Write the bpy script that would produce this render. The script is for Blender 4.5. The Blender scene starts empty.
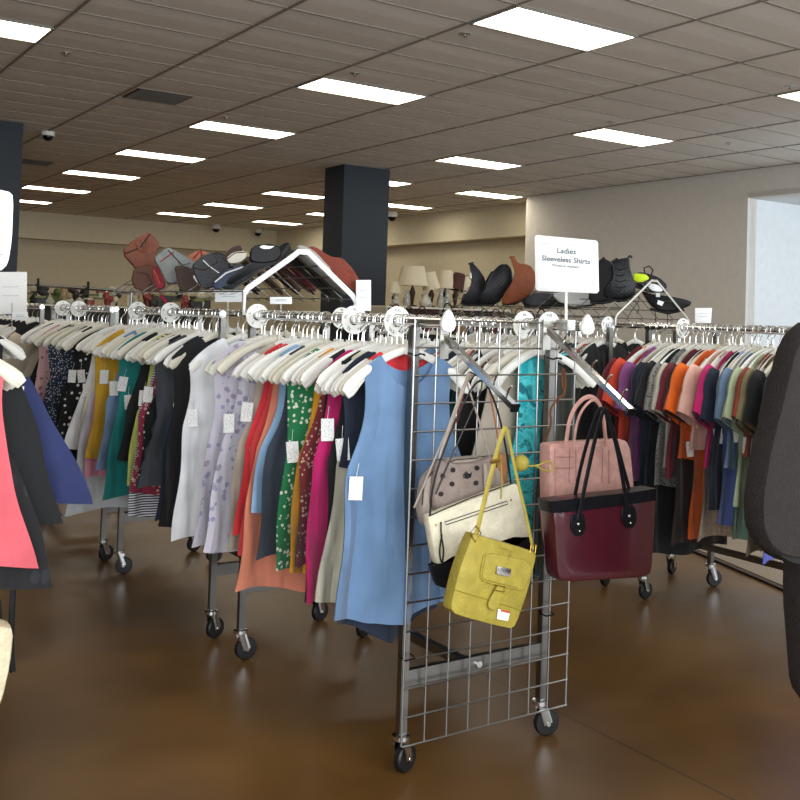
import bpy, bmesh, math, random
from math import sin, cos, pi, sqrt
from mathutils import Vector, Matrix
random.seed(7)
C = bpy.context.scene.collection
sc = bpy.context.scene
Z = Vector((0, 0, 1))

# ------------------------------------------------------------ camera
YAW, PITCH, ROLL, FOC, PX, PY, HC = -.6341, .0327, .0307, 1033.56, 489.66, 284.17, 1.30
cy, sy, cp_, sp_, cr, sr = cos(YAW), sin(YAW), cos(PITCH), sin(PITCH), cos(ROLL), sin(ROLL)
FW = Vector((-sy*cp_, cy*cp_, sp_)); RT0 = Vector((cy, sy, 0)); UP0 = RT0.cross(FW)
RT = cr*RT0 + sr*UP0; UP = -sr*RT0 + cr*UP0
CAM = Vector((0, 0, HC))
cam = bpy.data.cameras.new('camera'); co = bpy.data.objects.new('camera', cam); C.objects.link(co)
m = Matrix((( RT.x, UP.x, -FW.x, 0), (RT.y, UP.y, -FW.y, 0), (RT.z, UP.z, -FW.z, HC), (0, 0, 0, 1)))
co.matrix_world = m
cam.sensor_width = 36; cam.lens = FOC/800*36
cam.shift_x = -(PX-400)/800; cam.shift_y = (PY-400)/800
cam.clip_start = .05; cam.clip_end = 200
sc.camera = co

def ray(a, b): return FW + (a-PX)/FOC*RT - (b-PY)/FOC*UP
def un(a, b, ax, val):
    """world point seen at photo position (a,b) on the world plane axis=val"""
    d = ray(a, b); return CAM + d*((val-CAM[ax])/d[ax])
def unp(a, b, p0, n):
    d = ray(a, b); return CAM + d*((p0-CAM).dot(n)/d.dot(n))

# ------------------------------------------------------------ materials
MATS = {}
def nmat(name):
    m = bpy.data.materials.new(name); m.use_nodes = True
    nt = m.node_tree; b = nt.nodes['Principled BSDF']; return m, nt, b
def srgb(h):
    if isinstance(h, str):
        h = tuple(int(h[i:i+2], 16)/255 for i in (0, 2, 4))
    return tuple((c/12.92 if c <= .04045 else ((c+.055)/1.055)**2.4) for c in h)+(1,)
def N(nt, t, **k):
    n = nt.nodes.new(t)
    for a, v in k.items():
        if hasattr(n, a): setattr(n, a, v)
        else: n.inputs[a].default_value = v
    return n
def ramp(nt, fac, stops, const=False):
    r = nt.nodes.new('ShaderNodeValToRGB'); cr_ = r.color_ramp
    if const: cr_.interpolation = 'CONSTANT'
    while len(cr_.elements) < len(stops): cr_.elements.new(.5)
    for e, (p, c) in zip(cr_.elements, stops): e.position = p; e.color = c
    nt.links.new(fac, r.inputs[0]); return r
def plain(name, col, rough=.6, metal=0, bump=0, bscale=40, var=0, coat=0):
    if name in MATS: return MATS[name]
    m, nt, b = nmat(name); c = srgb(col)
    b.inputs['Base Color'].default_value = c; b.inputs['Roughness'].default_value = rough; b.inputs['Metallic'].default_value = metal
    b.inputs['Coat Weight'].default_value = coat
    tc = N(nt, 'ShaderNodeTexCoord')
    if var:
        n = N(nt, 'ShaderNodeTexNoise', Scale=bscale*.3); nt.links.new(tc.outputs['Object'], n.inputs['Vector'])
        r = ramp(nt, n.outputs['Fac'], [(.3, tuple(x*(1-var) for x in c[:3])+(1,)), (.7, tuple(min(1, x*(1+var)) for x in c[:3])+(1,))])
        nt.links.new(r.outputs[0], b.inputs['Base Color'])
    if bump:
        n = N(nt, 'ShaderNodeTexNoise', Scale=bscale); nt.links.new(tc.outputs['Object'], n.inputs['Vector'])
        bp = N(nt, 'ShaderNodeBump', Strength=bump, Distance=.01); nt.links.new(n.outputs['Fac'], bp.inputs['Height']); nt.links.new(bp.outputs[0], b.inputs['Normal'])
    MATS[name] = m; return m
def fabric(name, col, pat=None, col2='ffffff', scale=60, col3=None):
    if name in MATS: return MATS[name]
    m, nt, b = nmat(name); c = srgb(col); c2 = srgb(col2)
    b.inputs['Roughness'].default_value = .85; b.inputs['Sheen Weight'].default_value = .15
    tc = N(nt, 'ShaderNodeTexCoord'); src = None
    L = nt.links.new
    if pat in ('floral', 'dots', 'leaf'):
        mp = N(nt, 'ShaderNodeMapping'); L(tc.outputs['Object'], mp.inputs[0]); mp.inputs['Scale'].default_value = (1, .3, 1 if pat != 'leaf' else .55)
        v = N(nt, 'ShaderNodeTexVoronoi', Scale=scale); L(mp.outputs[0], v.inputs['Vector'])
        v.inputs['Randomness'].default_value = 1 if pat != 'dots' else .35
        if pat == 'dots': stops = [(0, c2), (.24, c)]
        else:
            ns = N(nt, 'ShaderNodeTexNoise', Scale=scale*1.7); L(mp.outputs[0], ns.inputs['Vector'])
            mx = N(nt, 'ShaderNodeMath', operation='ADD'); L(v.outputs['Distance'], mx.inputs[0])
            m2 = N(nt, 'ShaderNodeMath', operation='MULTIPLY'); L(ns.outputs['Fac'], m2.inputs[0]); m2.inputs[1].default_value = .35
            L(m2.outputs[0], mx.inputs[1])
            stops = [(0, srgb(col3) if col3 else c2), (.34, c2), (.50, c)]
        r = ramp(nt, (v.outputs['Distance'] if pat == 'dots' else mx.outputs[0]), stops, True); src = r
    elif pat in ('stripe', 'vstripe'):
        w = N(nt, 'ShaderNodeTexWave', Scale=scale); w.bands_direction = 'Z' if pat == 'stripe' else 'X'
        L(tc.outputs['Object'], w.inputs['Vector']); src = ramp(nt, w.outputs['Fac'], [(0, c), (.5, c2)], True)
    elif pat == 'tiedye':
        n = N(nt, 'ShaderNodeTexNoise', Scale=scale); n.inputs['Distortion'].default_value = 1.5
        L(tc.outputs['Object'], n.inputs['Vector'])
        src = ramp(nt, n.outputs['Fac'], [(.35, c), (.5, c2), (.62, srgb(col3 or col2))])
    else:
        n = N(nt, 'ShaderNodeTexNoise', Scale=9.0); L(tc.outputs['Object'], n.inputs['Vector'])
        src = ramp(nt, n.outputs['Fac'], [(.3, tuple(x*.86 for x in c[:3])+(1,)), (.7, tuple(min(1, x*1.1) for x in c[:3])+(1,))])
    L(src.outputs[0], b.inputs['Base Color'])
    n = N(nt, 'ShaderNodeTexNoise', Scale=5.5, Detail=2.2); mp2 = N(nt, 'ShaderNodeMapping'); mp2.inputs['Scale'].default_value = (1.6, 1, .35)
    L(tc.outputs['Object'], mp2.inputs[0]); L(mp2.outputs[0], n.inputs['Vector'])
    bp = N(nt, 'ShaderNodeBump', Strength=.95, Distance=.06); L(n.outputs['Fac'], bp.inputs['Height']); L(bp.outputs[0], b.inputs['Normal'])
    MATS[name] = m; return m
def emis(name, col, s):
    m, nt, b = nmat(name); c = srgb(col)
    b.inputs['Base Color'].default_value = c; b.inputs['Emission Color'].default_value = c; b.inputs['Emission Strength'].default_value = s
    return m

CHROME = plain('chrome', 'd8d8d6', .16, 1); STEEL = plain('brushed steel', '83827e', .34, 1); DULL = plain('galvanised', 'b5b4ac', .4, .85)
WHITEP = plain('white plastic', 'ecebe4', .35); HANG = plain('hanger plastic', 'e4e2da', .38); HANG2 = plain('hanger plastic ivory', 'd6d0be', .4)
GRIDM = plain('grid wire chrome', '9b9b99', .3, 1); RUBBER = plain('black rubber', '0d0d0e', .45); BLACKP = plain('black plastic', '0e0e10', .5); BLACKP.node_tree.nodes['Principled BSDF'].inputs['Specular IOR Level'].default_value = .25
PAPER = plain('white card', 'f1f3f2', .6)
def leather(name, col, rough=.5):
    m = plain(name, col, rough, 0, .25, 120, .12, 0); m.node_tree.nodes['Principled BSDF'].inputs['Specular IOR Level'].default_value = .22; return m

# price tag print
def tag_mat():
    m, nt, b = nmat('price tag print'); tc = N(nt, 'ShaderNodeTexCoord'); L = nt.links.new
    br = N(nt, 'ShaderNodeTexNoise', Scale=700.0); mp = N(nt, 'ShaderNodeMapping'); mp.inputs['Scale'].default_value = (1, 1, .5)
    L(tc.outputs['Object'], mp.inputs[0]); L(mp.outputs[0], br.inputs['Vector'])
    r = ramp(nt, br.outputs['Fac'], [(0, srgb('b4b4b4')), (.40, srgb('f2f2ee'))], True); L(r.outputs[0], b.inputs['Base Color']); return m
TAG = tag_mat()

# ------------------------------------------------------------ mesh builder
class MB:
    def __init__(s): s.v = []; s.f = []
    def quad(s, a, b, c, d):
        i = len(s.v); s.v += [Vector(a), Vector(b), Vector(c), Vector(d)]; s.f.append((i, i+1, i+2, i+3)); return s
    def box(s, c, size, ax=None):
        c = Vector(c); hx, hy, hz = [k/2 for k in size]
        X, Y, Zz = ax if ax else (Vector((1, 0, 0)), Vector((0, 1, 0)), Z)
        i = len(s.v)
        for dz in (-hz, hz):
            for dx, dy in ((-hx, -hy), (hx, -hy), (hx, hy), (-hx, hy)): s.v.append(c+X*dx+Y*dy+Zz*dz)
        s.f += [(i, i+3, i+2, i+1), (i+4, i+5, i+6, i+7), (i, i+1, i+5, i+4), (i+1, i+2, i+6, i+5), (i+2, i+3, i+7, i+6), (i+3, i, i+4, i+7)]
        return s
    def tube(s, pts, r, n=8, closed=False, nrm=None, w=None, cap=True, rs=None):
        """round (or, with nrm and w, flat: w across in-plane, r along nrm) tube along pts"""
        pts = [Vector(p) for p in pts]; k = len(pts); i0 = len(s.v); prev = None
        for j, p in enumerate(pts):
            a = pts[(j-1) % k] if (closed or j > 0) else p; b = pts[(j+1) % k] if (closed or j < k-1) else p
            t = (b-a).normalized()
            if nrm is not None: N1 = (Vector(nrm)-t*t.dot(Vector(nrm))).normalized()
            else:
                if prev is None: prev = Vector((0, 0, 1)) if abs(t.z) < .9 else Vector((1, 0, 0))
                N1 = (prev-t*t.dot(prev)).normalized(); prev = N1
            B = t.cross(N1); q = rs[j] if rs else 1
            for e in range(n):
                an = 2*pi*e/n
                s.v.append(p+N1*(r*q*sin(an))+B*((w if w else r)*q*cos(an)))
        for j in range(k if closed else k-1):
            for e in range(n):
                a = i0+j*n+e; b = i0+j*n+(e+1) % n; c = i0+((j+1) % k)*n+(e+1) % n; d = i0+((j+1) % k)*n+e
                s.f.append((a, b, c, d))
        if cap and not closed: s.f += [tuple(i0+e for e in range(n))[::-1], tuple(i0+(k-1)*n+e for e in range(n))]
        return s
    def lathe(s, o, prof, n=16, ax=Z, cap=True):
        o = Vector(o); ax = Vector(ax).normalized(); X = ax.orthogonal().normalized(); Y = ax.cross(X); i0 = len(s.v)
        for r, h in prof:
            for e in range(n):
                a = 2*pi*e/n; s.v.append(o+ax*h+X*(r*cos(a))+Y*(r*sin(a)))
        k = len(prof)
        for j in range(k-1):
            for e in range(n): s.f.append((i0+j*n+e, i0+j*n+(e+1) % n, i0+(j+1)*n+(e+1) % n, i0+(j+1)*n+e))
        if cap: s.f += [tuple(i0+e for e in range(n))[::-1], tuple(i0+(k-1)*n+e for e in range(n))]
        return s
    def puff(s, pts, n, thick, rnd=.12, smooth=2):
        """a cushion-like solid over an outline of world points; n = normal to its plane"""
        pts = [Vector(p) for p in pts]; n = Vector(n).normalized()
        for _ in range(smooth):
            q = []
            for j, p in enumerate(pts):
                b = pts[(j+1) % len(pts)]; q += [p*.82+b*.18, p*.18+b*.82]
            pts = q
        c = sum(pts, Vector())/len(pts); k = len(pts); i0 = len(s.v)
        size = max((p-c).length for p in pts)
        rings = [(-1, 1-rnd*1.5), (-.92, 1-rnd*.6), (-.55, 1-rnd*.12), (0, 1), (.55, 1-rnd*.12), (.92, 1-rnd*.6), (1, 1-rnd*1.5)]
        for t, q in rings:
            for p in pts: s.v.append(c+(p-c)*q+n*(thick/2*t))
        for j in range(len(rings)-1):
            for e in range(k): s.f.append((i0+j*k+e, i0+j*k+(e+1) % k, i0+(j+1)*k+(e+1) % k, i0+(j+1)*k+e))
        s.f += [tuple(i0+e for e in range(k))[::-1], tuple(i0+(len(rings)-1)*k+e for e in range(k))]
        return s
    def ball(s, c, r, n=10, sz=1):
        return s.lathe(c, [(max(1e-4, r*sin(pi*j/n)), -r*sz*cos(pi*j/n)) for j in range(n+1)], n+2, cap=False)
    def mesh(s, name, smooth=True, off=Vector()):
        me = bpy.data.meshes.new(name); me.from_pydata([tuple(v-off) for v in s.v], [], s.f)
        bm = bmesh.new(); bm.from_mesh(me); bmesh.ops.recalc_face_normals(bm, faces=bm.faces); bm.to_mesh(me); bm.free()
        if smooth:
            me.shade_smooth(); me.set_sharp_from_angle(angle=math.radians(38))
        return me
    def build(s, name, mat, parent=None, loc=None, smooth=True):
        """one mesh object; a part's vertices are given in world space, its parent's location is taken off"""
        if parent is not None:
            off = wloc(parent); me = s.mesh(name, smooth, off)
            if mat: me.materials.append(mat)
            o = bpy.data.objects.new(name, me); C.objects.link(o); o.parent = parent
        else:
            if loc is None:
                lo = [min(v[i] for v in s.v) for i in range(3)]; hi = [max(v[i] for v in s.v) for i in range(3)]
                loc = Vector(((lo[0]+hi[0])/2, (lo[1]+hi[1])/2, lo[2]))
            loc = Vector(loc); me = s.mesh(name, smooth, loc)
            if mat: me.materials.append(mat)
            o = bpy.data.objects.new(name, me); C.objects.link(o); o.location = loc
        return o
def wloc(o):
    l = Vector(o.location)
    while o.parent: o = o.parent; l += Vector(o.location)
    return l
def tag(o, label=None, cat=None, group=None, kind=None):
    if label: o['label'] = label
    if cat: o['category'] = cat
    if group: o['group'] = group
    if kind: o['kind'] = kind
    return o
def thing(name, label, cat, loc, group=None):
    o = bpy.data.objects.new(name, None); C.objects.link(o); o.location = Vector(loc); o.empty_display_size = .05
    return tag(o, label, cat, group)
def struct(name, mb, mat, smooth=False):
    o = mb.build(name, mat, smooth=smooth); o['kind'] = 'structure'; return o
def text(body, size, origin, X, Y, mat, parent, name='lettering', align='CENTER', ext=.0006):
    cu = bpy.data.curves.new(name, 'FONT'); cu.body = body; cu.size = size; cu.align_x = align; cu.align_y = 'CENTER'; cu.extrude = ext; cu.offset = .00035 if size > .02 else 0; cu.resolution_u = 3
    t = bpy.data.objects.new(name+'_tmp', cu); C.objects.link(t)
    dg = bpy.context.evaluated_depsgraph_get(); me = bpy.data.meshes.new_from_object(t.evaluated_get(dg)); bpy.data.objects.remove(t)
    X = Vector(X).normalized(); Y = Vector(Y).normalized(); Nn = X.cross(Y); M = Matrix((( X.x, Y.x, Nn.x), (X.y, Y.y, Nn.y), (X.z, Y.z, Nn.z)))
    off = Vector(origin)-wloc(parent)
    for v in me.vertices: v.co = M @ v.co + off
    me.materials.clear(); me.materials.append(mat)
    o = bpy.data.objects.new(name, me); C.objects.link(o); o.parent = parent; return o

# ------------------------------------------------------------ room shell
ZC = HC+2.274
def wallmat(name, col, var=.03):
    return plain(name, col, .9, 0, 0, 30, var)
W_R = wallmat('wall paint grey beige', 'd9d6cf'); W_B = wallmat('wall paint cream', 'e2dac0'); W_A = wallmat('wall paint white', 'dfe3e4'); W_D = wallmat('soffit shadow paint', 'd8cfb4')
def floor_mat():
    m, nt, b = nmat('stained concrete'); L = nt.links.new; tc = N(nt, 'ShaderNodeTexCoord')
    n = N(nt, 'ShaderNodeTexNoise', Scale=1.1, Detail=3.0); L(tc.outputs['Object'], n.inputs['Vector'])
    r = ramp(nt, n.outputs['Fac'], [(.25, srgb('503818')), (.5, srgb('694a22')), (.75, srgb('85602d'))])
    n2 = N(nt, 'ShaderNodeTexNoise', Scale=3.2, Detail=4.0); L(tc.outputs['Object'], n2.inputs['Vector'])
    mx = N(nt, 'ShaderNodeMixRGB', blend_type='MULTIPLY'); mx.inputs[0].default_value = .6
    r2 = ramp(nt, n2.outputs['Fac'], [(.25, (.6, .56, .52, 1)), (.75, (1, 1, 1, 1))]); L(r.outputs[0], mx.inputs[1]); L(r2.outputs[0], mx.inputs[2])
    # saw-cut control joint
    sep = N(nt, 'ShaderNodeSeparateXYZ'); L(tc.outputs['Object'], sep.inputs[0])
    mm = N(nt, 'ShaderNodeMath', operation='PINGPONG'); mm.inputs[1].default_value = 2.1
    ad = N(nt, 'ShaderNodeMath', operation='ADD'); L(sep.outputs['X'], ad.inputs[0]); ad.inputs[1].default_value = -2.28+42
    L(ad.outputs[0], mm.inputs[0]); lt = N(nt, 'ShaderNodeMath', operation='LESS_THAN'); L(mm.outputs[0], lt.inputs[0]); lt.inputs[1].default_value = .0035
    m3 = N(nt, 'ShaderNodeMixRGB'); L(lt.outputs[0], m3.inputs[0]); L(mx.outputs[0], m3.inputs[1]); m3.inputs[2].default_value = srgb('30200f')
    L(m3.outputs[0], b.inputs['Base Color'])
    rr = ramp(nt, n2.outputs['Fac'], [(.3, (.30,)*3+(1,)), (.7, (.40,)*3+(1,))]); L(rr.outputs[0], b.inputs['Roughness'])
    b.inputs['Specular IOR Level'].default_value = .45
    return m
def flat(name, x0, y0, x1, y1, z, mat, down=False):
    mb = MB(); mb.v = [Vector((x0, y0, z)), Vector((x1, y0, z)), Vector((x1, y1, z)), Vector((x0, y1, z))]; mb.f = [(0, 1, 2, 3)]
    me = bpy.data.meshes.new(name); me.from_pydata([tuple(v) for v in (mb.v if not down else mb.v[::-1])], [], mb.f); me.materials.append(mat)
    o = bpy.data.objects.new(name, me); C.objects.link(o); o['kind'] = 'structure'; return o
flat('floor', -9, -3, 14, 28, 0, floor_mat())
def ceil_mat():
    m, nt, b = nmat('ceiling tile'); L = nt.links.new; tc = N(nt, 'ShaderNodeTexCoord')
    mp = N(nt, 'ShaderNodeMapping'); mp.inputs['Location'].default_value = (-4.5/1.22+100, -5.884/.61+100, 0); mp.inputs['Scale'].default_value = (1/1.22, 1/.61, 1)
    L(tc.outputs['Object'], mp.inputs[0])
    fl = N(nt, 'ShaderNodeVectorMath', operation='FLOOR'); L(mp.outputs[0], fl.inputs[0])
    wn = N(nt, 'ShaderNodeTexWhiteNoise'); L(fl.outputs[0], wn.inputs[0])
    n = N(nt, 'ShaderNodeTexNoise', Scale=60.0); L(tc.outputs['Object'], n.inputs['Vector'])
    mx = N(nt, 'ShaderNodeMath', operation='ADD'); L(wn.outputs[0], mx.inputs[0]); L(n.outputs['Fac'], mx.inputs[1])
    r = ramp(nt, mx.outputs[0], [(.4, srgb('dad6ce')), (1, srgb('e4e0d8'))]); L(r.outputs[0], b.inputs['Base Color']); b.inputs['Roughness'].default_value = .9
    # tiles sag slightly between the tees
    fr = N(nt, 'ShaderNodeVectorMath', operation='FRACTION'); L(mp.outputs[0], fr.inputs[0]); sp = N(nt, 'ShaderNodeSeparateXYZ'); L(fr.outputs[0], sp.inputs[0])
    pp = N(nt, 'ShaderNodeMath', operation='PINGPONG'); L(sp.outputs['Y'], pp.inputs[0]); pp.inputs[1].default_value = .5
    bp = N(nt, 'ShaderNodeBump', Strength=.35, Distance=.03); L(pp.outputs[0], bp.inputs['Height']); L(bp.outputs[0], b.inputs['Normal'])
    return m
flat('ceiling', -9, -3, 14, 28, ZC, ceil_mat(), True)
TEE = plain('ceiling tee', '8a847a', .6)
mb = MB()
for u in range(-11, 8): mb.box((4.5+u*1.22, 12.5, ZC-.004), (.024, 31, .008))
for v in range(-14, 36): mb.box((2.5, 5.884+v*.61, ZC-.0035), (23, .017, .007))
struct('trim_1', mb, TEE)
# right wall with its tall opening
mb = MB(); mb.box((11.95, 12.445, ZC/2), (.2, 5.19, ZC)); mb.box((11.95, 6.9, (3.156+ZC)/2), (.2, 5.9, ZC-3.156)); mb.box((11.95, 1.0, ZC/2), (.2, 8.0, ZC))
struct('wall_right', mb, W_R)
mb = MB(); mb.box((13.3, 7.3, 1.578), (.2, 7.2, 3.156)); mb.box((12.55, 10.0, 1.578), (1.3, .3, 3.156)); mb.box((12.6, 7.3, 3.2), (1.5, 7.2, .08))
struct('wall_alcove', mb, W_A)
mb = MB(); mb.box((12.3, 15.1, ZC/2), (.7, .12, ZC)); struct('wall_return', mb, W_B)
mb = MB(); mb.box((12.85, 21.5, (2.93+ZC)/2), (.8, 12.9, ZC-2.93)); mb.box((8, 27.6, (2.92+ZC)/2), (34, .8, ZC-2.92)); struct('trim_2', mb, W_B)
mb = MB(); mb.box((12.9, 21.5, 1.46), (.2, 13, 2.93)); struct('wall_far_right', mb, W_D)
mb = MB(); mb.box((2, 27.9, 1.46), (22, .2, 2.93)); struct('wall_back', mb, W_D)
mb = MB(); mb.box((-9.1, 12.5, ZC/2), (.2, 31, ZC)); struct('wall_left', mb, W_B)
# window light on the floor, put in as a paler slab past a dark edge
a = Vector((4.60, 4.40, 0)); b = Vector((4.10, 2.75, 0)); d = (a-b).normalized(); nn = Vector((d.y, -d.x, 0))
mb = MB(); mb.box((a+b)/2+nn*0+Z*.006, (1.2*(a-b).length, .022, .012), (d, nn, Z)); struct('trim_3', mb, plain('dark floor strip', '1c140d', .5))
mb = MB(); mb.box((a+b)/2+nn*1.2+Z*.002, (1.2*(a-b).length, 2.3, .004), (d, nn, Z)); struct('floor_right', mb, plain('window lit floor', '8a7a68', .45, 0, .05, 20, .08))
mb = MB(); mb.box((11.84, 12.4, .06), (.02, 5.2, .12)); struct('baseboard_right', mb, plain('dark vinyl base', '2b2622', .5))

COLM = plain('slate blue-black paint', '252d37', .65, 0, .05, 20, .06)
for i, (x0, lab) in enumerate(((2.1, 'dark painted square column at the left edge of the view'), (7.46, 'dark slate square column standing behind the shoe topper'))):
    t = thing('column', lab, 'column', (x0+.4, 14.28, 0))
    MB().box((x0+.4, 14.28, ZC/2), (.8, .63, ZC)).build('shaft', COLM, t, smooth=False)
    MB().box((x0+.4, 14.28, .06), (.83, .66, .12)).build('base', BLACKP, t, smooth=False)

# ------------------------------------------------------------ ceiling lights
LM = emis('troffer diffuser', 'fff4de', 9.0); LM2 = emis('bright troffer diffuser', 'fffdf8', 10.0); FR = plain('troffer frame', '8f8a80', .5)
LIGHTS = [(0, 0), (0, 5), (0, 10), (0, 15), (0, 20), (0, 25), (0, 30), (3, 0), (3, 5), (3, 10), (3, 15), (3, 20), (3, 25), (3, 30), (3, 35), (5, 15), (5, 20), (5, 25), (5, 30), (-3, 5), (-3, 0), (-3, 10), (-3, 20), (0, -5), (3, -5), (-6, 10), (-6, 0)]
PLACE = {(0, 0): 'largest lit panel in the ceiling near the top centre', (0, 5): 'lit ceiling panel nearest above the white shoe frame', (-3, 5): 'lit ceiling panel at the top left corner',
 (0, 10): 'lit ceiling panel third in its row, before the column', (0, 15): 'lit ceiling panel fourth in the left receding row', (0, 20): 'lit ceiling panel fifth in the left receding row', (0, 25): 'lit ceiling panel beside the left column, upper', (0, 30): 'lit ceiling panel beside the left column, lower',
 (3, 0): 'lit ceiling panel cut off at the right edge', (3, 5): 'lit ceiling panel above the front of the grey wall', (3, 10): 'lit ceiling panel up and left of the grey wall corner', (3, 15): 'lit ceiling panel partly hidden by the slate column, upper',
 (3, 20): 'lit ceiling panel just left of the slate column', (3, 25): 'lit ceiling panel second left from the slate column', (3, 30): 'lit ceiling panel above the heap of bags, nearer', (3, 35): 'lit ceiling panel above the heap of bags, farthest',
 (5, 15): 'lit ceiling panel nearest to the grey wall corner', (5, 20): 'lit ceiling panel partly hidden by the slate column, lower'}
for (u, v) in LIGHTS:
    x = 4.5+(u+.5)*1.22; y = 5.884+(v+.5)*.61
    if (u, v) == (5, 34): y -= 0
    t = thing('ceiling_light', PLACE.get((u, v), 'white fluorescent ceiling panel in the far or unseen rows'), 'light', (x, y, ZC-.02), 'recessed ceiling light panels')
    MB().box((x, y, ZC-.006), (1.19, .58, .006)).build('diffuser', LM2 if (u, v) == (0, 0) else LM, t, smooth=False)
    fm = MB()
    for sx in (-1, 1): fm.box((x+sx*.598, y, ZC-.009), (.018, .60, .014))
    for sy_ in (-1, 1): fm.box((x, y+sy_*.293, ZC-.009), (1.21, .018, .014))
    fm.build('frame', FR, t, smooth=False)
VM = plain('vent louvre', '5b554d', .6); VB = plain('vent dark', '2c2824', .8)
def vent(x, y, lab, s=.58):
    t = thing('air_vent', lab, 'vent', (x, y, ZC-.02)); MB().box((x, y, ZC-.008), (s, s*.95, .006)).build('backing', VB, t, smooth=False)
    m_ = MB()
    for k in range(9): m_.box((x, y-s*.42+k*s*.105, ZC-.014), (s*.94, .018, .008))
    m_.build('louvre', VM, t, smooth=False)
vent(3.62, 11.05, 'square dark louvred vent in the ceiling at upper left')
p = un(35, 162, 2, ZC); vent(p.x, p.y, 'small dark ceiling vent beside the left column', .5)
for i, (a, b, lab) in enumerate([(66, 55, 'small ceiling sprinkler head near the top left corner'), (355, 75, 'ceiling sprinkler head right above the second light panel'), (226, 119, 'ceiling sprinkler above the third light panel'), (465, 36, 'ceiling sprinkler left of the largest light panel'),
    (611, 123, 'ceiling sprinkler behind the light over the grey wall'), (729, 144, 'ceiling sprinkler over the grey wall top at right'), (471, 180, 'ceiling sprinkler between two lights by the column'), (790, 88, 'ceiling sprinkler next to the right edge light')]):
    p = un(a, b, 2, ZC-.02)
    s_ = MB().lathe(p+Z*-.012, [(.012, 0), (.018, .004), (.008, .012), (.008, .022), (.045, .026), (.045, .031)], 12)
    tag(s_.build('sprinkler', DULL), lab, 'sprinkler')
def domecam(a, b, s, lab, z=ZC-.06):
    p = un(a, b, 2, z); t = thing('security_camera', lab, 'camera', p)
    MB().lathe(p, [(s, 0), (s, .05*s/.09+.01), (s*.8, ZC-z-.004)], 16).build('housing', WHITEP, t)
    MB().ball(p, s*.8, 10).build('dome', plain('smoked dome', '0a0a0c', .15), t)
domecam(48, 136, .085, 'white dome security camera beside the left column')
domecam(216, 229, .12, 'small dark dome camera over the black slides', ZC-.12); domecam(258, 233, .12, 'small dark dome camera just left of white frame peak', ZC-.12); domecam(392, 217, .12, 'small dark dome camera right of the slate column', ZC-.12)

# ------------------------------------------------------------ racks
RZ = 1.283
def rack(x0, x1, y0, y1, label, near_ext=.0, base=True, z=RZ):
    t = thing('rolling_clothes_rack', label, 'clothes rack', ((x0+x1)/2, (y0+y1)/2, 0), 'double rail rolling clothes racks')
    for x in (x0, x1):
        MB().tube([(x, y0-near_ext, z), (x, y1+.02, z)], .0155, 12).build('rail', CHROME, t)
        for y in (y0, y1):
            MB().box((x, y, (.12+z)/2-.01), (.024, .024, z-.13)).build('post', STEEL, t, smooth=False)
            c = MB(); w = random.uniform(-.5, .9) if y > y0 or x > x0 else .35
            dx, dy = cos(w), sin(w); A = Vector((dx, dy, 0)); Bn = Vector((-dy, dx, 0)); q = Vector((x, y, 0))+A*.022
            wh = MB().lathe(q+Z*.041-Bn*.013, [(.018, 0), (.037, .001), (.041, .006), (.041, .02), (.037, .025), (.018, .026)], 18, Bn).build('wheel', RUBBER, t)
            fk = MB().lathe(Vector((x, y, .1)), [(.026, 0), (.026, .012), (.012, .014), (.012, .03)], 12)
            for s_ in (-1, 1): fk.tube([Vector((x, y, .104))+Bn*s_*.02, q+Z*.041+Bn*s_*.018], .003, 6, nrm=Bn, w=.014)
            fk.tube([q+Z*.041-Bn*.022, q+Z*.041+Bn*.022], .007, 8)
            fk.build('caster_fork', CHROME, wh)
    for y in (y0, y1):
        MB().box(((x0+x1)/2, y, .27), (x1-x0, .022, .045)).build('cross_bar', STEEL, t, smooth=False)
        MB().tube([((x0+x1)/2, y-.02, .27), ((x0+x1)/2, y+.0, .27)], .01, 10).build('bolt', CHROME, t)
    MB().box(((x0+x1)/2, (y0+y1)/2, .255), (.026, y1-y0, .026)).build('long_bar', STEEL, t, smooth=False)
    return t
XA, XB = 1.59, 2.05; XR, XS = 3.52, 3.99
rack(1.59, 2.10, 2.52, 3.66, 'chrome rolling rack in the centre with the wire grid on its end', .15)
rack(XA, XB, 3.95, 5.14, 'second rolling rack in the middle row, behind the white blouse', 0)
rack(XA, XB, 5.42, 6.62, 'third rolling rack in the middle row with black dotted top', 0)
rack(XA, XB, 6.9, 8.1, 'fourth rolling rack, farthest in the middle row', 0)
rack(XR, XS, 2.3, 3.5, 'rolling rack at right holding coloured short sleeve shirts', .0)
rack(XR, XS, 3.77, 4.97, 'rolling rack at right behind the one of coloured shirts', 0)
rack(XR, XS, 5.25, 6.45, 'farthest rolling rack of the right row', 0)
rack(-.06, .42, 2.9, 4.1, 'rolling rack at left edge holding the coral top', 0)
rack(.27, .75, 4.4, 5.6, 'rolling rack behind the navy skirt top at left', 0)
rack(4.9, 5.36, 6.2, 7.4, 'rolling rack in a farther row behind right racks', 0)

# teardrop end caps on the rails
for x, y, lab in ((XA, 2.35, 'white teardrop cap on the left rail end of grid rack'), (2.10, 2.35, 'white teardrop cap on the right rail end of grid rack')):
    mb = MB(); P = [(0, -.032), (.018, -.026), (.026, -.008), (.022, .012), (.012, .034), (0, .046), (-.012, .034), (-.022, .012), (-.026, -.008), (-.018, -.026)]
    nrm = Vector((x, y, 0)).normalized(); rt_ = Vector((nrm.y, -nrm.x, 0))
    mb.puff([Vector((x, y, RZ))+rt_*a*.8+Z*b*.85 for a, b in P], (0, 1, 0), .012, .1, 1)
    tag(mb.build('rail_cap', WHITEP), lab, 'rail cap')

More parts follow.
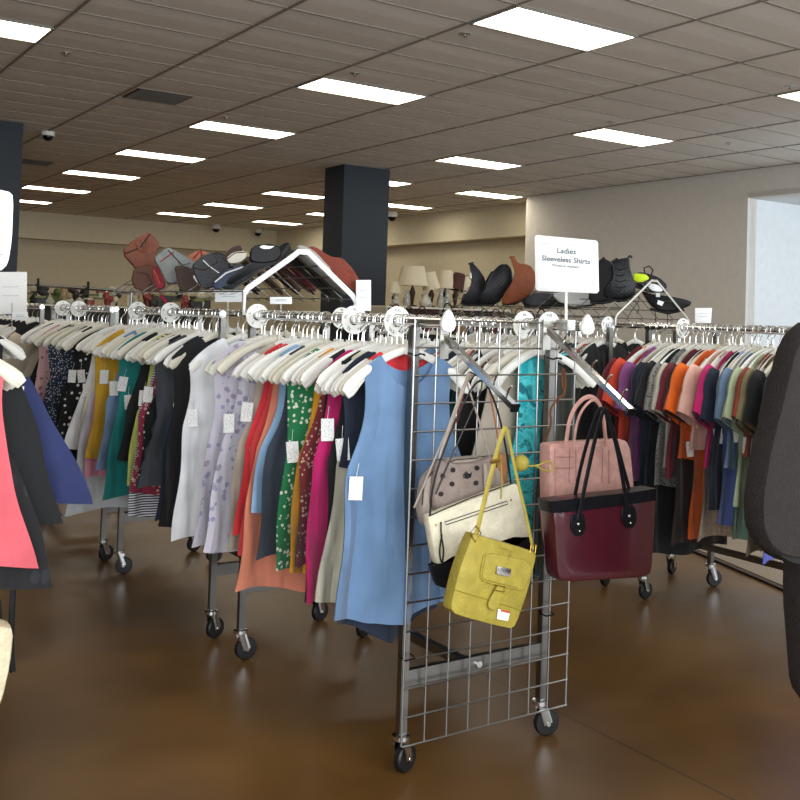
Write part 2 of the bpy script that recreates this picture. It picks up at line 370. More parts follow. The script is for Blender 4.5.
# ------------------------------------------------------------ wire grid with waterfall arms
GX0, GX1, GY, GZ0, GZ1 = 1.573, 2.178, 2.49, .092, 1.290
g = thing('wire_grid_panel', 'chrome wire grid panel on the near end of the centre rack', 'grid panel', ((GX0+GX1)/2, GY, GZ0))
mb = MB()
for k in range(9): x = GX0+k*(GX1-GX0)/8; mb.tube([(x, GY, GZ0), (x, GY, GZ1)], .0027 if 0 < k < 8 else .0036, 6)
mb.build('vertical_wire', GRIDM, g)
mb = MB()
n_ = 15
for k in range(n_+1): z = GZ0+k*(GZ1-GZ0)/n_; mb.tube([(GX0, GY-.005, z), (GX1, GY-.005, z)], .0029, 6)
mb.build('horizontal_wire', GRIDM, g)
mb = MB()
for x, z in ((1.59, .335), (2.10, .385), (1.59, 1.19), (2.10, 1.18)):
    mb = MB(); mb.tube([(x+.02*cos(a), GY+.012+.03*sin(a), z+.003*sin(3*a)) for a in [k*pi/5 for k in range(10)]], .0022, 6, closed=True); mb.tube([(x-.028, GY+.012, z), (x-.05, GY-.02, z+.006)], .0018, 5)
    mb.build('zip_tie', BLACKP, g)
def waterfall(x, z0, lab, ye=2.14, ze=1.068):
    t = thing('waterfall_arm', lab, 'display arm', (x, GY, z0), 'slanted display arms on the grid')
    a = Vector((x, GY-.01, z0)); b = Vector((x, ye, ze)); d = (b-a).normalized(); n = Vector((1, 0, 0)).cross(d)
    MB().box((a+b)/2, (.018, (b-a).length, .016), (Vector((1, 0, 0)), d, n)).build('arm', CHROME, t, smooth=False)
    MB().box(b+d*.002, (.024, .006, .022), (Vector((1, 0, 0)), d, n)).build('end_cap', BLACKP, t, smooth=False)
    MB().box((x, GY-.008, z0-.02), (.03, .006, .09)).build('bracket', DULL, t, smooth=False)
    for k in range(5): q = a+(b-a)*(.2+.17*k)+n*.0; MB().tube([q-n*.008, q-n*.03, q-n*.034+Vector((0, -.01, .004))], .003, 6).build('peg', CHROME, t)
    return a, b
WA = waterfall(1.668, 1.243, 'slanted chrome arm at left holding the yellow bag'); WB = waterfall(2.05, 1.272, 'slanted chrome arm at right holding the burgundy tote', 2.10, 1.05)

# ------------------------------------------------------------ hangers
def hanger_mesh(w=.215):
    pts = []; rs = []
    for k in range(-16, 17):
        a = k/16; e = abs(a)
        pts.append(Vector((a*w, -.020*e*e, -.080-.062*e-.062*e**2.6))); rs.append((.70+.1*e+.62*e**4)*(1 if abs(k) < 15 else (.9 if abs(k) == 15 else .5)))
    mb = MB().tube(pts, .0048, 12, nrm=(0, 1, 0), w=.0150, rs=rs)
    mb.tube([(0, 0, -.095), (0, 0, -.066)], .011, 8)
    return mb.mesh('clothes_hanger')
hm = hanger_mesh(); hm.materials.append(HANG); hm2 = hm.copy(); hm2.materials.clear(); hm2.materials.append(HANG2)
hk = MB(); pts = [(0, 0, -.07), (0, 0, -.042), (.006, 0, -.03), (.018, 0, -.016)]+[(.0205*cos(a), 0, .0205*sin(a)) for a in [k*pi/8 for k in range(-1, 10)]]
hk.tube(pts, .0019, 6); hkm = hk.mesh('hook'); hkm.materials.append(CHROME)
NH = [0]
def hanger(x, y, yaw, group, label, tilt=0, dz=0):
    o = bpy.data.objects.new('clothes_hanger', hm if random.random() < .65 else hm2); C.objects.link(o); o.location = (x, y, RZ+dz); o.rotation_euler = (0, tilt, yaw)
    h = bpy.data.objects.new('hook', hkm); C.objects.link(h); h.parent = o
    tag(o, label, 'hanger', group); NH[0] += 1; return o

# ------------------------------------------------------------ garments (local coordinates: origin on the rail)
def top_z(ax, scoop, nk):
    zsh = lambda q: -.080-.062*(min(q, .215)/.215)-.062*(min(q, .215)/.215)**2.6+.017
    if ax < nk: return zsh(nk)-scoop*sqrt(max(0, 1-(ax/nk)**2))
    return zsh(ax)
def garment_mesh(kind, L, seed, hw=None, wh=None, th=.012, scoop=.05, tiers=0, fold=1.0, hemc=0, wsh=None, nk=.075, sb=.01, aline=False):
    rnd = random.Random(seed); ph = [rnd.uniform(0, 6.28) for _ in range(6)]; ph[2] = 1.1+rnd.uniform(-.45, .45); ph[3] = 2.6+rnd.uniform(-.7, .7)
    sleeve = kind in ('tee', 'long')
    wsh = wsh or (.140 if not sleeve else .205)
    wch = hw or (.192 if not sleeve else .225); whm = wh or wch+.03
    arm = -.42 if not sleeve else -.33
    mb = MB(); nu, nv = 22, 20
    for side in (1, -1):
        i0 = len(mb.v)
        for j in range(nv+1):
            v = j/nv; v = v**1.15
            for i in range(nu+1):
                u = -1+2*i/nu
                tz = top_z(abs(u*wsh), (scoop if side == 1 else sb), nk)
                hz = -L + hemc*(1-abs(u))*-1 + .012*sin(u*4+ph[0])
                z = tz+(hz-tz)*v
                if z > arm:
                    q = (z-arm)/(top_z(wsh, 0, .07)-arm); q = min(1, max(0, q)); W = wch+(wsh-wch)*(q**.6 if not sleeve else q)
                    if not sleeve: W = wsh-.012*sin(q*pi)+(wch-wsh)*(1-q)**2.0
                else:
                    q = (arm-z)/max(.01, arm+L); W = wch+(whm-wch)*q
                    if tiers: W += .012*((q*tiers) % 1)
                if aline: W = wsh+(whm-wsh)*min(1, max(0, (-z-.15)/(L-.15)))**.85
                W += .006*sin(z*17+ph[1])*min(1, v*3)
                f = fold*min(1, .15+v*1.1)*(.0095*sin(u*6+ph[2]+z*2.5)+.0055*sin(u*13+ph[3]-z*3)+.002*sin(u*23+z*9+ph[0]))
                t = th*(.62+.38*min(1, v*4))*sqrt(max(0, 1-u*u*.98))*(1+.25*sin(z*9+ph[4]))
                if tiers: t += .012*((max(0, (arm-z))/max(.01, arm+L)*tiers) % 1)
                mb.v.append(Vector((u*W, -.022*(u*wsh/.215)**2*(1-v)+f-side*t, z)))
        for j in range(nv):
            for i in range(nu): a = i0+j*(nu+1)+i; mb.f.append((a, a+1, a+nu+2, a+nu+1))
    n1 = (nu+1)*(nv+1)
    if sleeve:
        SL = .20 if kind == 'tee' else .52
        for s in (-1, 1):
            i0 = len(mb.v); n = 14; K = 9
            ang = rnd.uniform(.95, 1.15) if kind == 'tee' else 1.35
            for j in range(K+1):
                q = j/K; c = Vector((s*(.165+cos(ang*min(1, .45+q))*SL*q*1.0), -.012*q, -.215-sin(ang*min(1, .5+q))*SL*q+.02*(1-q)))
                c.x += s*.012*sin(q*3)
                dirv = Vector((s*cos(ang), 0, -sin(ang))); nor = Vector((dirv.z*-1, 0, dirv.x))
                ra = .088-.012*q-(.02*q if kind == 'long' else 0); rb = .030+.006*sin(q*5+ph[5])
                for e in range(n):
                    a = 2*pi*e/n; mb.v.append(c+nor*(ra*cos(a))+Vector((0, 1, 0))*(rb*sin(a)*(1+.2*sin(3*a+ph[0]))))
            for j in range(K):
                for e in range(n): mb.f.append((i0+j*n+e, i0+j*n+(e+1) % n, i0+(j+1)*n+(e+1) % n, i0+(j+1)*n+e))
            mb.f.append(tuple(i0+e for e in range(n)))
    me = mb.mesh('garment'); me.shade_smooth(); return me
tgm = MB(); tgm.box((0, 0, -.035), (.03, .0012, .052)); tgm.tube([(0, 0, -.009), (.004, .004, .02)], .0006, 4)
tagme = tgm.mesh('price_tag', False); tagme.materials.append(TAG)
def garment(name, label, cat, mat, kind, x, y, L, yaw=0, group=None, seed=None, tagpos=None, **k):
    seed = seed if seed is not None else random.randint(0, 9999)
    me = garment_mesh(kind, L, seed, **k); me.materials.append(mat); me.name = name
    o = bpy.data.objects.new(name, me); C.objects.link(o); o.location = (x, y, RZ); o.rotation_euler = (0, 0, yaw); tag(o, label, cat, group)
    if tagpos is not None:
        for (tx, tz) in (tagpos if isinstance(tagpos, list) else [tagpos]):
            g_ = bpy.data.objects.new('price_tag', tagme); C.objects.link(g_); g_.parent = o
            g_.location = (tx, -.028, tz); a = math.atan2(x+tx, y); g_.rotation_euler = (random.uniform(-.1, .1), random.uniform(-.15, .15), -a-yaw+random.uniform(-.3, .3)); g_.scale = (1.25, 1, 1.25)
    return o
def hung(name, label, cat, mat, kind, x, y, L, yaw=None, hl=None, hg=None, dx=0, **k):
    yaw = (.03+.05*sin(y*5)+random.uniform(-.035, .035)) if yaw is None else yaw
    hanger(x, y, yaw, hg, hl, random.uniform(-.05, .05)); return garment(name, label, cat, mat, kind, x+dx, y, L, yaw, **k)

F = fabric
M = dict(
 denim=F('denim blue', '6482a4'), navy=F('navy cloth', '1b2538'), navyb=F('bright navy cloth', '222c58'), cream=F('cream cloth', 'cdc7b2'), ivory=F('ivory cloth', 'e2dcc8'), black=F('black cloth', '101114'),
 magenta=F('magenta cloth', 'c01a66'), redfl=F('maroon floral cloth', '7d2b30', 'floral', 'd9b9a4', 75), mustard=F('mustard cloth', 'dd9a20'), greenfl=F('green floral cloth', '1e7a4a', 'floral', 'dfe9cf', 62),
 slate=F('slate cloth', '39414e'), lblue=F('pale blue cloth', '8fb2d2'), peach=F('peach cloth', 'd98468'), reddot=F('red dotted cloth', 'c23a3a', 'dots', 'f0d9cf', 110), red=F('bright red cloth', 'd32e36'), stone=F('stone cloth', 'b8ad9b'),
 lav=F('lavender floral cloth', 'cfcad6', 'floral', '9ea0c2', 34, 'b59a8c'), white=F('white cloth', 'e9eaec'), char=F('charcoal cloth', '42464c'), bwfl=F('black and white floral cloth', '141416', 'floral', 'd9d6d0', 60), redblk=F('rose floral cloth', '9c2f4a', 'floral', 'e7c7be', 50, '1a1a1a'),
 nstripe=F('navy stripe cloth', '1f2a44', 'stripe', 'e6e6e6', 30), chart=F('chartreuse cloth', 'c3c866'), teal=F('teal cloth', '0f7a75'), sblue=F('slate blue cloth', '7089a8'), gold=F('golden yellow cloth', 'c79a25'), lgrey=F('light grey cloth', 'c7c9ca'),
 pink=F('pink cloth', 'd98ea4'), pinkfl=F('pink floral cloth', 'd7aeb0', 'floral', 'a9616e', 40), ndot=F('navy ditsy cloth', '222c42', 'floral', 'c6cbd4', 95), bdot=F('black pin dot cloth', '0c0d10', 'dots', 'e2e2e2', 30), beige=F('beige cloth', 'b7ac96'),
 whdot=F('black with white dots cloth', '1b1c20', 'dots', 'f5f5f5', 150), dotw=F('white with black dots cloth', 'e6e6e2', 'dots', '1b1b1b', 55), tie=F('turquoise tie dye cloth', '12aebb', 'tiedye', '5adfe4', 16, '0b7482'), olive=F('dark olive cloth', '23291f'),
 orange=F('orange cloth', 'ea6a18'), dbrown=F('dark brown cloth', '2e201a'), maroon=F('maroon cloth', '6e1f2b'), plum=F('plum cloth', '8d4f86'), pgreen=F('pale green cloth', 'b9c7a0'), mint=F('mint cloth', '9fc9b8'), royal=F('royal blue cloth', '4a55a8'), peri=F('periwinkle cloth', '6b7cc4'),
 tan=F('tan olive cloth', '7d7250'), rust=F('rust cloth', '8f3a26'), salmon=F('salmon cloth', 'e08a78'), greyl=F('grey lace cloth', '8c8c88', 'floral', '4d4d4d', 80), ora=F('red orange cloth', 'd5482f'), beigel=F('beige lace cloth', 'bba893', 'floral', '9a8672', 90),
 coral=F('coral pink cloth', 'd9606a'), blkpat=F('black damask cloth', '141417', 'leaf', '24242a', 30), wcream=F('off white knit', 'd8d3c2'), dgreen=F('dark green cloth', '14463c'), blush=F('blush cloth', 'e9b9a8'))

def Lfrom(px_, py_, xe): return RZ - un(px_, py_, 0, xe).z
# (key, short description, kind, category, x of left edge in photo, y it was read at, hem y in photo, options)
def row(xr, items, edge, wherelab, hl, hg, limits, names, sh=0):
    prev = None; ly = limits[0]-.03; gap = min(.033, (limits[1]-limits[0]+.03)/len(items))
    for (key, desc, kind, cat, ax, ay, hx, hy, opt) in items:
        p = un(ax+sh, ay, 0, xr-edge); y = max(p.y, ly+gap); ly = y; Lh = RZ-un(hx, hy, 0, xr-edge-.01).z
        Lh = max(.42, min(1.12, Lh))
        lab = '%s, %s' % (desc, ('hung behind the '+prev) if prev else wherelab)
        prev = opt.pop('short', None) or ' '.join(desc.split()[:3])
        hung(names, lab, cat, M[key], kind, xr, y, Lh, hl=hl, hg=hg, **opt)
T1 = (-.17, -.30)
front1 = [
 ('denim', 'light denim blue sleeveless tunic', 'tank', 'tunic', 360, 460, 345, 624, dict(short='denim tunic', hw=.192, wh=.222, scoop=.095, nk=.085, sb=.05, tagpos=(-.175, -.42), yaw=.02, hemc=.02, wsh=.15, fold=2.0)),
 ('red', 'coral red top showing inside the denim neckline', 'tank', 'tank top', 352, 460, 352, 500, dict(short='coral red top', wsh=.12, hw=.15, wh=.16)),
 ('navy', 'navy blouse with long tails', 'tank', 'blouse', 350, 640, 352, 640, dict(short='navy tailed blouse', hw=.14, wh=.175, wsh=.11, hemc=.06)),
 ('navy', 'short navy blouse with red trimmed armhole', 'tank', 'blouse', 344, 460, 356, 440, dict(short='navy trimmed blouse', wsh=.175, hw=.17, wh=.165)),
 ('cream', 'cream long sleeveless top', 'tank', 'tank top', 340, 455, 325, 605, dict(short='cream top', tagpos=(-.16, -.33), hw=.155, wh=.215, wsh=.12)),
 ('black', 'plain black sleeveless top', 'tank', 'tank top', 328, 450, 318, 560, dict(short='plain black top', hw=.17, wh=.175)),
 ('magenta', 'magenta sleeveless blouse', 'tank', 'blouse', 313, 450, 311, 602, dict(short='magenta blouse', hw=.205, wh=.215, wsh=.16, tagpos=[(-.17, -.28), (-.10, -.29)])),
 ('whdot', 'black top with tiny white dots', 'tank', 'tank top', 306, 450, 290, 600, dict(short='tiny dotted top', hw=.165, wh=.19)),
 ('redfl', 'maroon floral print tank top', 'tank', 'tank top', 301, 445, 300, 568, dict(short='maroon floral top', hw=.20, wh=.20)),
 ('mustard', 'mustard orange sleeveless top', 'tank', 'tank top', 295, 445, 290, 575, dict(short='mustard orange top', wh=.21)),
 ('greenfl', 'green white floral sleeveless tunic', 'tank', 'tunic', 284, 440, 282, 576, dict(short='green floral tunic', wsh=.2, tagpos=(-.18, -.37), wh=.21)),
 ('slate', 'dark slate long sleeveless top', 'tank', 'tank top', 268, 440, 262, 560, dict(short='slate top')),
 ('lblue', 'pale blue sleeveless shirt', 'tank', 'shirt', 262, 438, 268, 520, dict(short='pale blue shirt')),
 ('peach', 'peach top with curved hem', 'tank', 'tank top', 256, 440, 252, 590, dict(short='peach top', wh=.25, hemc=.03)),
 ('reddot', 'red dotted sleeveless top', 'tank', 'tank top', 256, 435, 250, 560, dict(short='red dotted top')),
 ('red', 'bright red tank top', 'tank', 'tank top', 248, 435, 246, 535, dict(short='bright red top', tagpos=(-.17, -.42))),
 ('stone', 'stone beige sleeveless top', 'tank', 'tank top', 240, 435, 238, 557, dict(short='stone beige top', tagpos=(-.17, -.28))),
 ('lav', 'lavender floral ruffled blouse', 'tank', 'blouse', 224, 435, 217, 550, dict(short='lavender floral blouse', tagpos=(-.18, -.33), wh=.25)),
 ('lav', 'pale floral sleeveless blouse', 'tank', 'blouse', 212, 425, 215, 548, dict(short='pale floral blouse', wsh=.2, wh=.24)),
 ('white', 'crisp white long sleeveless blouse', 'tank', 'blouse', 192, 420, 188, 542, dict(short='crisp white blouse', wsh=.215, wh=.25, hw=.22, tagpos=(-.2, -.34))),
]
HL1 = 'white plastic hanger with chrome hook on the front rail of the grid rack'; HG1 = 'hangers on the front rail of the grid rack'
row(XA, front1, .185, 'nearest garment on the grid rack', HL1, HG1, (2.545, 3.62), 'sleeveless_top')
front2 = [
 ('black', 'black sleeveless dress next to the gap', 'tank', 'dress', 178, 410, 165, 528, dict(short='black dress', wsh=.2)),
 ('navy', 'navy sleeveless top of the second rack', 'tank', 'tank top', 172, 410, 165, 520, dict(short='navy top', tagpos=(-.16, -.34))),
 ('char', 'charcoal tiered sleeveless top', 'tank', 'tank top', 155, 405, 154, 490, dict(short='charcoal tiered top', wsh=.215, tiers=4, wh=.25)),
 ('black', 'matte black tank top', 'tank', 'tank top', 150, 405, 146, 470, dict(short='matte black tank')),
 ('bwfl', 'black and white floral top', 'tank', 'tank top', 147, 405, 142, 480, dict(short='monochrome floral top')),
 ('redblk', 'rose floral sleeveless top', 'tank', 'tank top', 142, 404, 138, 495, dict(short='rose floral top', tagpos=(-.17, -.3))),
 ('nstripe', 'navy and white striped long tank', 'tank', 'tank top', 140, 404, 148, 524, dict(short='striped long tank')),
 ('chart', 'chartreuse yellow-green tank top', 'tank', 'tank top', 137, 402, 136, 486, dict(short='chartreuse tank', tagpos=(-.17, -.32))),
 ('black', 'short black blouse', 'tank', 'blouse', 128, 402, 128, 462, dict(short='short black blouse')),
 ('teal', 'teal sleeveless blouse', 'tank', 'blouse', 118, 402, 118, 500, dict(short='teal blouse', wsh=.2, wh=.24, tagpos=[(-.17, -.28), (-.15, -.36)])),
 ('sblue', 'dusty blue sleeveless blouse', 'tank', 'blouse', 108, 400, 106, 474, dict(short='dusty blue blouse', tagpos=(-.17, -.31))),
 ('gold', 'golden yellow blouse', 'tank', 'blouse', 96, 398, 96, 460, dict(short='golden yellow blouse', wsh=.21, tagpos=(-.16, -.27))),
 ('pink', 'plain pink long tank top', 'tank', 'tank top', 98, 398, 103, 486, dict(short='plain pink tank')),
 ('lgrey', 'light grey long dress', 'tank', 'dress', 88, 396, 90, 517, dict(short='light grey dress', wh=.27)),
 ('ivory', 'ivory sleeveless dress', 'tank', 'dress', 86, 394, 88, 455, dict(short='ivory dress')),
 ('white', 'white flared tank top', 'tank', 'tank top', 80, 392, 76, 448, dict(short='white flared tank', wh=.26, tagpos=(-.17, -.35))),
]
HL2 = 'white plastic hanger with chrome hook on the front rail of the second rack'; HG2 = 'hangers on the front rail of the second rack'
row(XA, front2, .185, 'nearest garment of the second rack', HL2, HG2, (3.98, 5.12), 'sleeveless_top')
front3 = [
 ('bdot', 'black blouse with sparse white dots', 'tank', 'blouse', 66, 386, 64, 475, dict(short='sparse dotted blouse', wh=.26, tagpos=[(-.17, -.3), (-.13, -.3)])),
 ('black', 'deep black loose blouse', 'tank', 'blouse', 62, 384, 60, 470, dict(short='deep black blouse')),
 ('ndot', 'navy ditsy floral top', 'tank', 'tank top', 50, 380, 46, 432, dict(short='navy ditsy top', wsh=.21, wh=.24)),
 ('ndot', 'second navy floral sleeveless top', 'tank', 'tank top', 47, 380, 46, 450, dict(short='second navy floral')),
 ('pinkfl', 'pale pink floral top', 'tank', 'tank top', 38, 378, 33, 430, dict(short='pale pink floral', wsh=.2, wh=.24)),
 ('black', 'black top with grey lining', 'tank', 'tank top', 30, 376, 26, 430, dict(short='black lined top')),
 ('beige', 'beige short sleeve blouse', 'tee', 'blouse', 22, 374, 24, 420, dict(short='beige blouse')),
]
HL3 = 'white plastic hanger with chrome hook on the front rail of the third rack'; HG3 = 'hangers on the front rail of the third rack'
row(XA, front3, .185, 'nearest garment of the third rack', HL3, HG3, (5.44, 6.6), 'sleeveless_top')
# second rail of the grid rack, seen through the grid
back1 = [
 ('olive', 'narrow dark olive sleeveless dress', 'tank', 'dress', 480, 450, 500, 600, dict(short='dark olive dress', scoop=.04, hw=.085, wh=.10, wsh=.075, yaw=.04, dx=.10)),
 ('tie', 'turquoise tie dye long top', 'tank', 'tunic', 470, 450, 490, 600, dict(short='turquoise tie dye top', scoop=.1, hw=.145, wh=.17, wsh=.13, dx=.085)),
 ('stone', 'grey beige tank top', 'tank', 'tank top', 462, 446, 470, 520, dict(short='grey beige tank')),
 ('black', 'black knit top behind the grid', 'tank', 'tank top', 440, 446, 450, 600, dict(short='black knit')),
 ('salmon', 'salmon tank top', 'tank', 'tank top', 434, 448, 470, 540, dict(short='salmon tank')),
 ('dgreen', 'dark green long top', 'tank', 'tank top', 430, 446, 440, 590, dict(short='dark green top')),
 ('navy', 'navy tank top of the back rail', 'tank', 'tank top', 420, 440, 430, 600, dict(short='back rail navy tank')),
 ('red', 'red top tucked at the back rail', 'tank', 'tank top', 408, 436, 430, 560, dict(short='tucked red top')),
 ('denim', 'denim shirt of the back rail', 'tank', 'shirt', 396, 433, 400, 600, dict(short='back rail denim')),
 ('black', 'black long dress of the back rail', 'tank', 'dress', 370, 430, 400, 600, dict(short='back rail black dress')),
 ('navy', 'navy long dress of the back rail', 'tank', 'dress', 345, 425, 400, 610, dict(short='back rail navy dress')),
]
HL1b = 'white plastic hanger with chrome hook on the back rail of the grid rack'; HG1b = 'hangers on the back rail of the grid rack'
row(2.10, back1, .215, 'nearest garment behind the wire grid', HL1b, HG1b, (2.55, 3.62), 'sleeveless_top')
# right row: short sleeve shirts above longer pieces
rightA = [
 ('dotw', 'white blouse with small black dots', 'tee', 'blouse', 744, 420, 744, 475, dict(short='white dotted blouse', hang=0)),
 ('black', 'black short sleeve shirt beside the dotted blouse', 'tee', 't-shirt', 733, 420, 745, 450, dict(short='black shirt')),
 ('royal', 'royal blue long tunic', 'tank', 'tunic', 728, 440, 725, 558, dict(short='royal blue tunic', wh=.25)),
 ('black', 'loose black tee with wide sleeve', 'tee', 't-shirt', 717, 425, 720, 540, dict(short='wide black tee', tagpos=(-.2, -.45))),
 ('tan', 'tan olive short sleeve top', 'tee', 't-shirt', 710, 425, 730, 560, dict(short='tan olive top')),
 ('rust', 'rust trimmed short sleeve top', 'tee', 't-shirt', 706, 424, 720, 460, dict(short='rust top')),
 ('pgreen', 'pale sage green tee', 'tee', 't-shirt', 700, 422, 715, 508, dict(short='sage green tee', tagpos=(-.2, -.42))),
 ('mint', 'mint green long top', 'tank', 'tank top', 704, 440, 712, 546, dict(short='mint long top')),
 ('sblue', 'light blue short sleeve tee', 'tee', 't-shirt', 692, 420, 700, 470, dict(short='light blue tee', tagpos=(-.2, -.38))),
 ('peri', 'periwinkle blue polo shirt', 'tank', 'polo shirt', 694, 430, 702, 530, dict(short='periwinkle polo')),
 ('navy', 'dark navy short sleeve tee', 'tee', 't-shirt', 684, 418, 690, 515, dict(short='dark navy tee')),
 ('magenta', 'crimson pink short sleeve tee', 'tee', 't-shirt', 676, 418, 683, 468, dict(short='crimson tee', tagpos=(-.2, -.4))),
 ('beigel', 'beige lace long top', 'tank', 'tank top', 677, 440, 684, 545, dict(short='beige lace top', wh=.25)),
 ('blush', 'blush pink frilled blouse', 'tee', 'blouse', 669, 417, 676, 450, dict(short='blush blouse')),
 ('orange', 'long orange sleeveless tunic', 'tank', 'tunic', 668, 440, 676, 543, dict(short='long orange tunic', wh=.23)),
 ('orange', 'bright orange short sleeve tee', 'tee', 't-shirt', 658, 416, 660, 462, dict(short='bright orange tee', tagpos=(-.2, -.47))),
 ('dbrown', 'dark brown long dress', 'tee', 'dress', 650, 415, 656, 550, dict(short='dark brown dress')),
 ('maroon', 'maroon short sleeve top', 'tee', 't-shirt', 644, 414, 655, 480, dict(short='maroon top')),
 ('wcream', 'cream knit cardigan with short sleeves', 'tee', 'cardigan', 636, 413, 640, 470, dict(short='cream cardigan')),
 ('greyl', 'grey lace patterned top', 'tee', 't-shirt', 631, 413, 640, 490, dict(short='grey lace top')),
 ('black', 'slim black tee', 'tee', 't-shirt', 625, 412, 632, 560, dict(short='slim black tee')),
 ('navy', 'large navy short sleeve shirt', 'tee', 't-shirt', 614, 412, 620, 500, dict(short='large navy shirt')),
 ('navy', 'second navy shirt with full sleeve', 'tee', 't-shirt', 604, 411, 620, 500, dict(short='second navy shirt')),
 ('plum', 'plum purple short sleeve top', 'tee', 't-shirt', 592, 408, 600, 480, dict(short='plum top')),
 ('ora', 'red orange short sleeve top', 'tee', 't-shirt', 584, 408, 600, 480, dict(short='red orange top')),
 ('maroon', 'maroon brown shirt at the far end', 'tee', 't-shirt', 578, 407, 600, 480, dict(short='maroon brown shirt')),
]
for it in rightA: it[8].pop('hang', None)
HLR = 'white plastic hanger with chrome hook on the right rack of coloured shirts'; HGR = 'hangers on the right rack of coloured shirts'
row(XR, rightA, .335, 'nearest of the coloured shirts', HLR, HGR, (2.34, 3.47), 'short_sleeve_top', 20)
rightB = [
 ('black', 'plain black tee at the rack gap', 'tee', 't-shirt', 560, 404, 590, 480, dict(short='plain black tee')),
 ('greyl', 'speckled dark patterned top', 'tee', 't-shirt', 566, 403, 590, 480, dict(short='speckled top')),
 ('ora', 'second red orange top', 'tee', 't-shirt', 542, 401, 590, 480, dict(short='second red orange')),
 ('plum', 'dusky plum top', 'tee', 't-shirt', 530, 400, 590, 480, dict(short='dusky plum top')),
 ('dgreen', 'bright green edged top', 'tee', 't-shirt', 536, 404, 590, 480, dict(short='green edged top')),
 ('navy', 'navy top far along the right rack', 'tee', 't-shirt', 518, 398, 560, 470, dict(short='far navy top')),
 ('black', 'black top far along the right rack', 'tee', 't-shirt', 505, 397, 560, 470, dict(short='far black top')),
 ('cream', 'cream top far along the right rack', 'tee', 't-shirt', 490, 395, 560, 470, dict(short='far cream top')),
]
HLS = 'white plastic hanger with chrome hook on the rack behind the coloured shirts'; HGS = 'hangers on the rack behind the coloured shirts'
row(XR, rightB, .31, 'nearest on the rack behind the coloured shirts', HLS, HGS, (3.8, 4.95), 'short_sleeve_top', 14)
# left foreground rack
HLL = 'white plastic hanger on the left edge rack'; HGL = 'hangers on the left edge rack'
def lft(key, lab, cat, y, hz, **k): return hung('sleeveless_top', lab, cat, M[key], 'tank', .42, y, RZ-hz, hl=HLL, hg=HGL, yaw=k.pop('yaw', 0), **k)
lft('coral', 'coral pink sleeveless dress at the left edge', 'dress', 2.98, .60, wh=.275, hw=.205, wsh=.18)
lft('blkpat', 'black damask long top under the coral dress', 'tank top', 3.02, .535, wh=.335, hw=.235)
lft('black', 'black knit top between the coral dress and navy top', 'tank top', 3.06, .70, wh=.36, aline=True, wsh=.21)
lft('navyb', 'navy flared top hanging beyond the coral dress', 'blouse', 3.11, .735, wh=.455, aline=True, tagpos=(.235, -.20), wsh=.235)
lft('navy', 'dark navy top hung behind the flared one', 'blouse', 3.16, .70, wh=.38, hw=.25)
for k in range(6):
    lft('black', 'black top deep on the left edge rack', 'tank top', 3.24+k*.09, .65, group='black tops deep on the left edge rack')
HLM = 'white plastic hanger on the rack of black tops at left'; HGM = 'hangers on the rack of black tops at left'
for k in range(9):
    y = 4.46+k*.12; key = ['black', 'black', 'navy', 'black', 'maroon', 'black', 'black', 'stone', 'black'][k]
    hung('sleeveless_top', ['first', 'second', 'third', 'fourth', 'fifth', 'sixth', 'seventh', 'eighth', 'ninth'][k]+' dark top from the front on the rack behind the navy flared top', 'tank top', M[key], 'tank', .75, y, .75, hl=HLM, hg=HGM)
# dense empty looking hangers between garments
def fill(x, y0, y1, n, hl, hg):
    for k in range(n): hanger(x, y0+(y1-y0)*(k+.5)/n+random.uniform(-.008, .008), .03+.05*sin(y0*5)+random.uniform(-.12, .12), hg, hl, random.uniform(-.07, .07))
fill(XA, 2.52, 3.62, 13, HL1, HG1); fill(XA, 3.98, 5.12, 16, HL2, HG2); fill(XA, 5.46, 6.6, 13, HL3, HG3)
fill(2.10, 2.54, 3.62, 18, HL1b, HG1b)
fill(XR, 2.35, 3.47, 16, HLR, HGR); fill(XR, 3.8, 4.95, 20, HLS, HGS)
fill(XS, 2.35, 3.47, 12, 'white plastic hanger on the back rail of the right shirt rack', 'hangers on the back rail of the right shirt rack')
fill(.42, 2.93, 3.2, 6, HLL, HGL); fill(.75, 4.45, 5.5, 7, HLM, HGM)
# far rows: longer garments on the back rails fill the view between the racks
def far(x, y0, y1, n, keys, L, lab, grp, hl, hg, kind='tank'):
    for k in range(n):
        y = y0+(y1-y0)*(k+.5)/n; hung('sleeveless_top' if kind == 'tank' else 'short_sleeve_top', lab, 'top', M[keys[k % len(keys)]], kind, x, y, L+random.uniform(-.06, .06), hl=hl, hg=hg, group=grp)
far(XB, 4.0, 5.1, 8, ['black'], .85, 'black sleeveless top on the back rail of the second rack', 'black tops on the back rail of the second rack', 'white plastic hanger on the back rail of the second rack', 'hangers on the back rail of the second rack')
far(XB, 5.5, 6.55, 7, ['black'], .8, 'black sleeveless top on the back rail of the third rack', 'black tops on the back rail of the third rack', 'white plastic hanger on the back rail of the third rack', 'hangers on the back rail of the third rack')
far(XA, 6.95, 8.05, 8, ['black'], .75, 'black sleeveless top on the fourth rack', 'black tops on the fourth rack', 'white plastic hanger on the fourth rack', 'hangers on the fourth rack')
far(XS, 2.4, 3.45, 9, ['black'], .98, 'black long top on the back rail of the right shirt rack', 'black long tops behind the coloured shirts', 'white plastic hanger on the back rail of the right shirt rack', 'hangers on the back rail of the right shirt rack')
far(XS, 3.85, 4.9, 7, ['black'], .9, 'black top on the rear rail, second right rack', 'black tops on the rear rail of the second right rack', 'white plastic hanger on the rear rail, second right rack', 'hangers on the rear rail of the second right rack')
far(XR, 5.3, 6.4, 8, ['black'], .8, 'black top on the farthest right rack', 'black tops on the farthest right rack', 'white plastic hanger on the farthest right rack', 'hangers on the farthest right rack', 'tee')

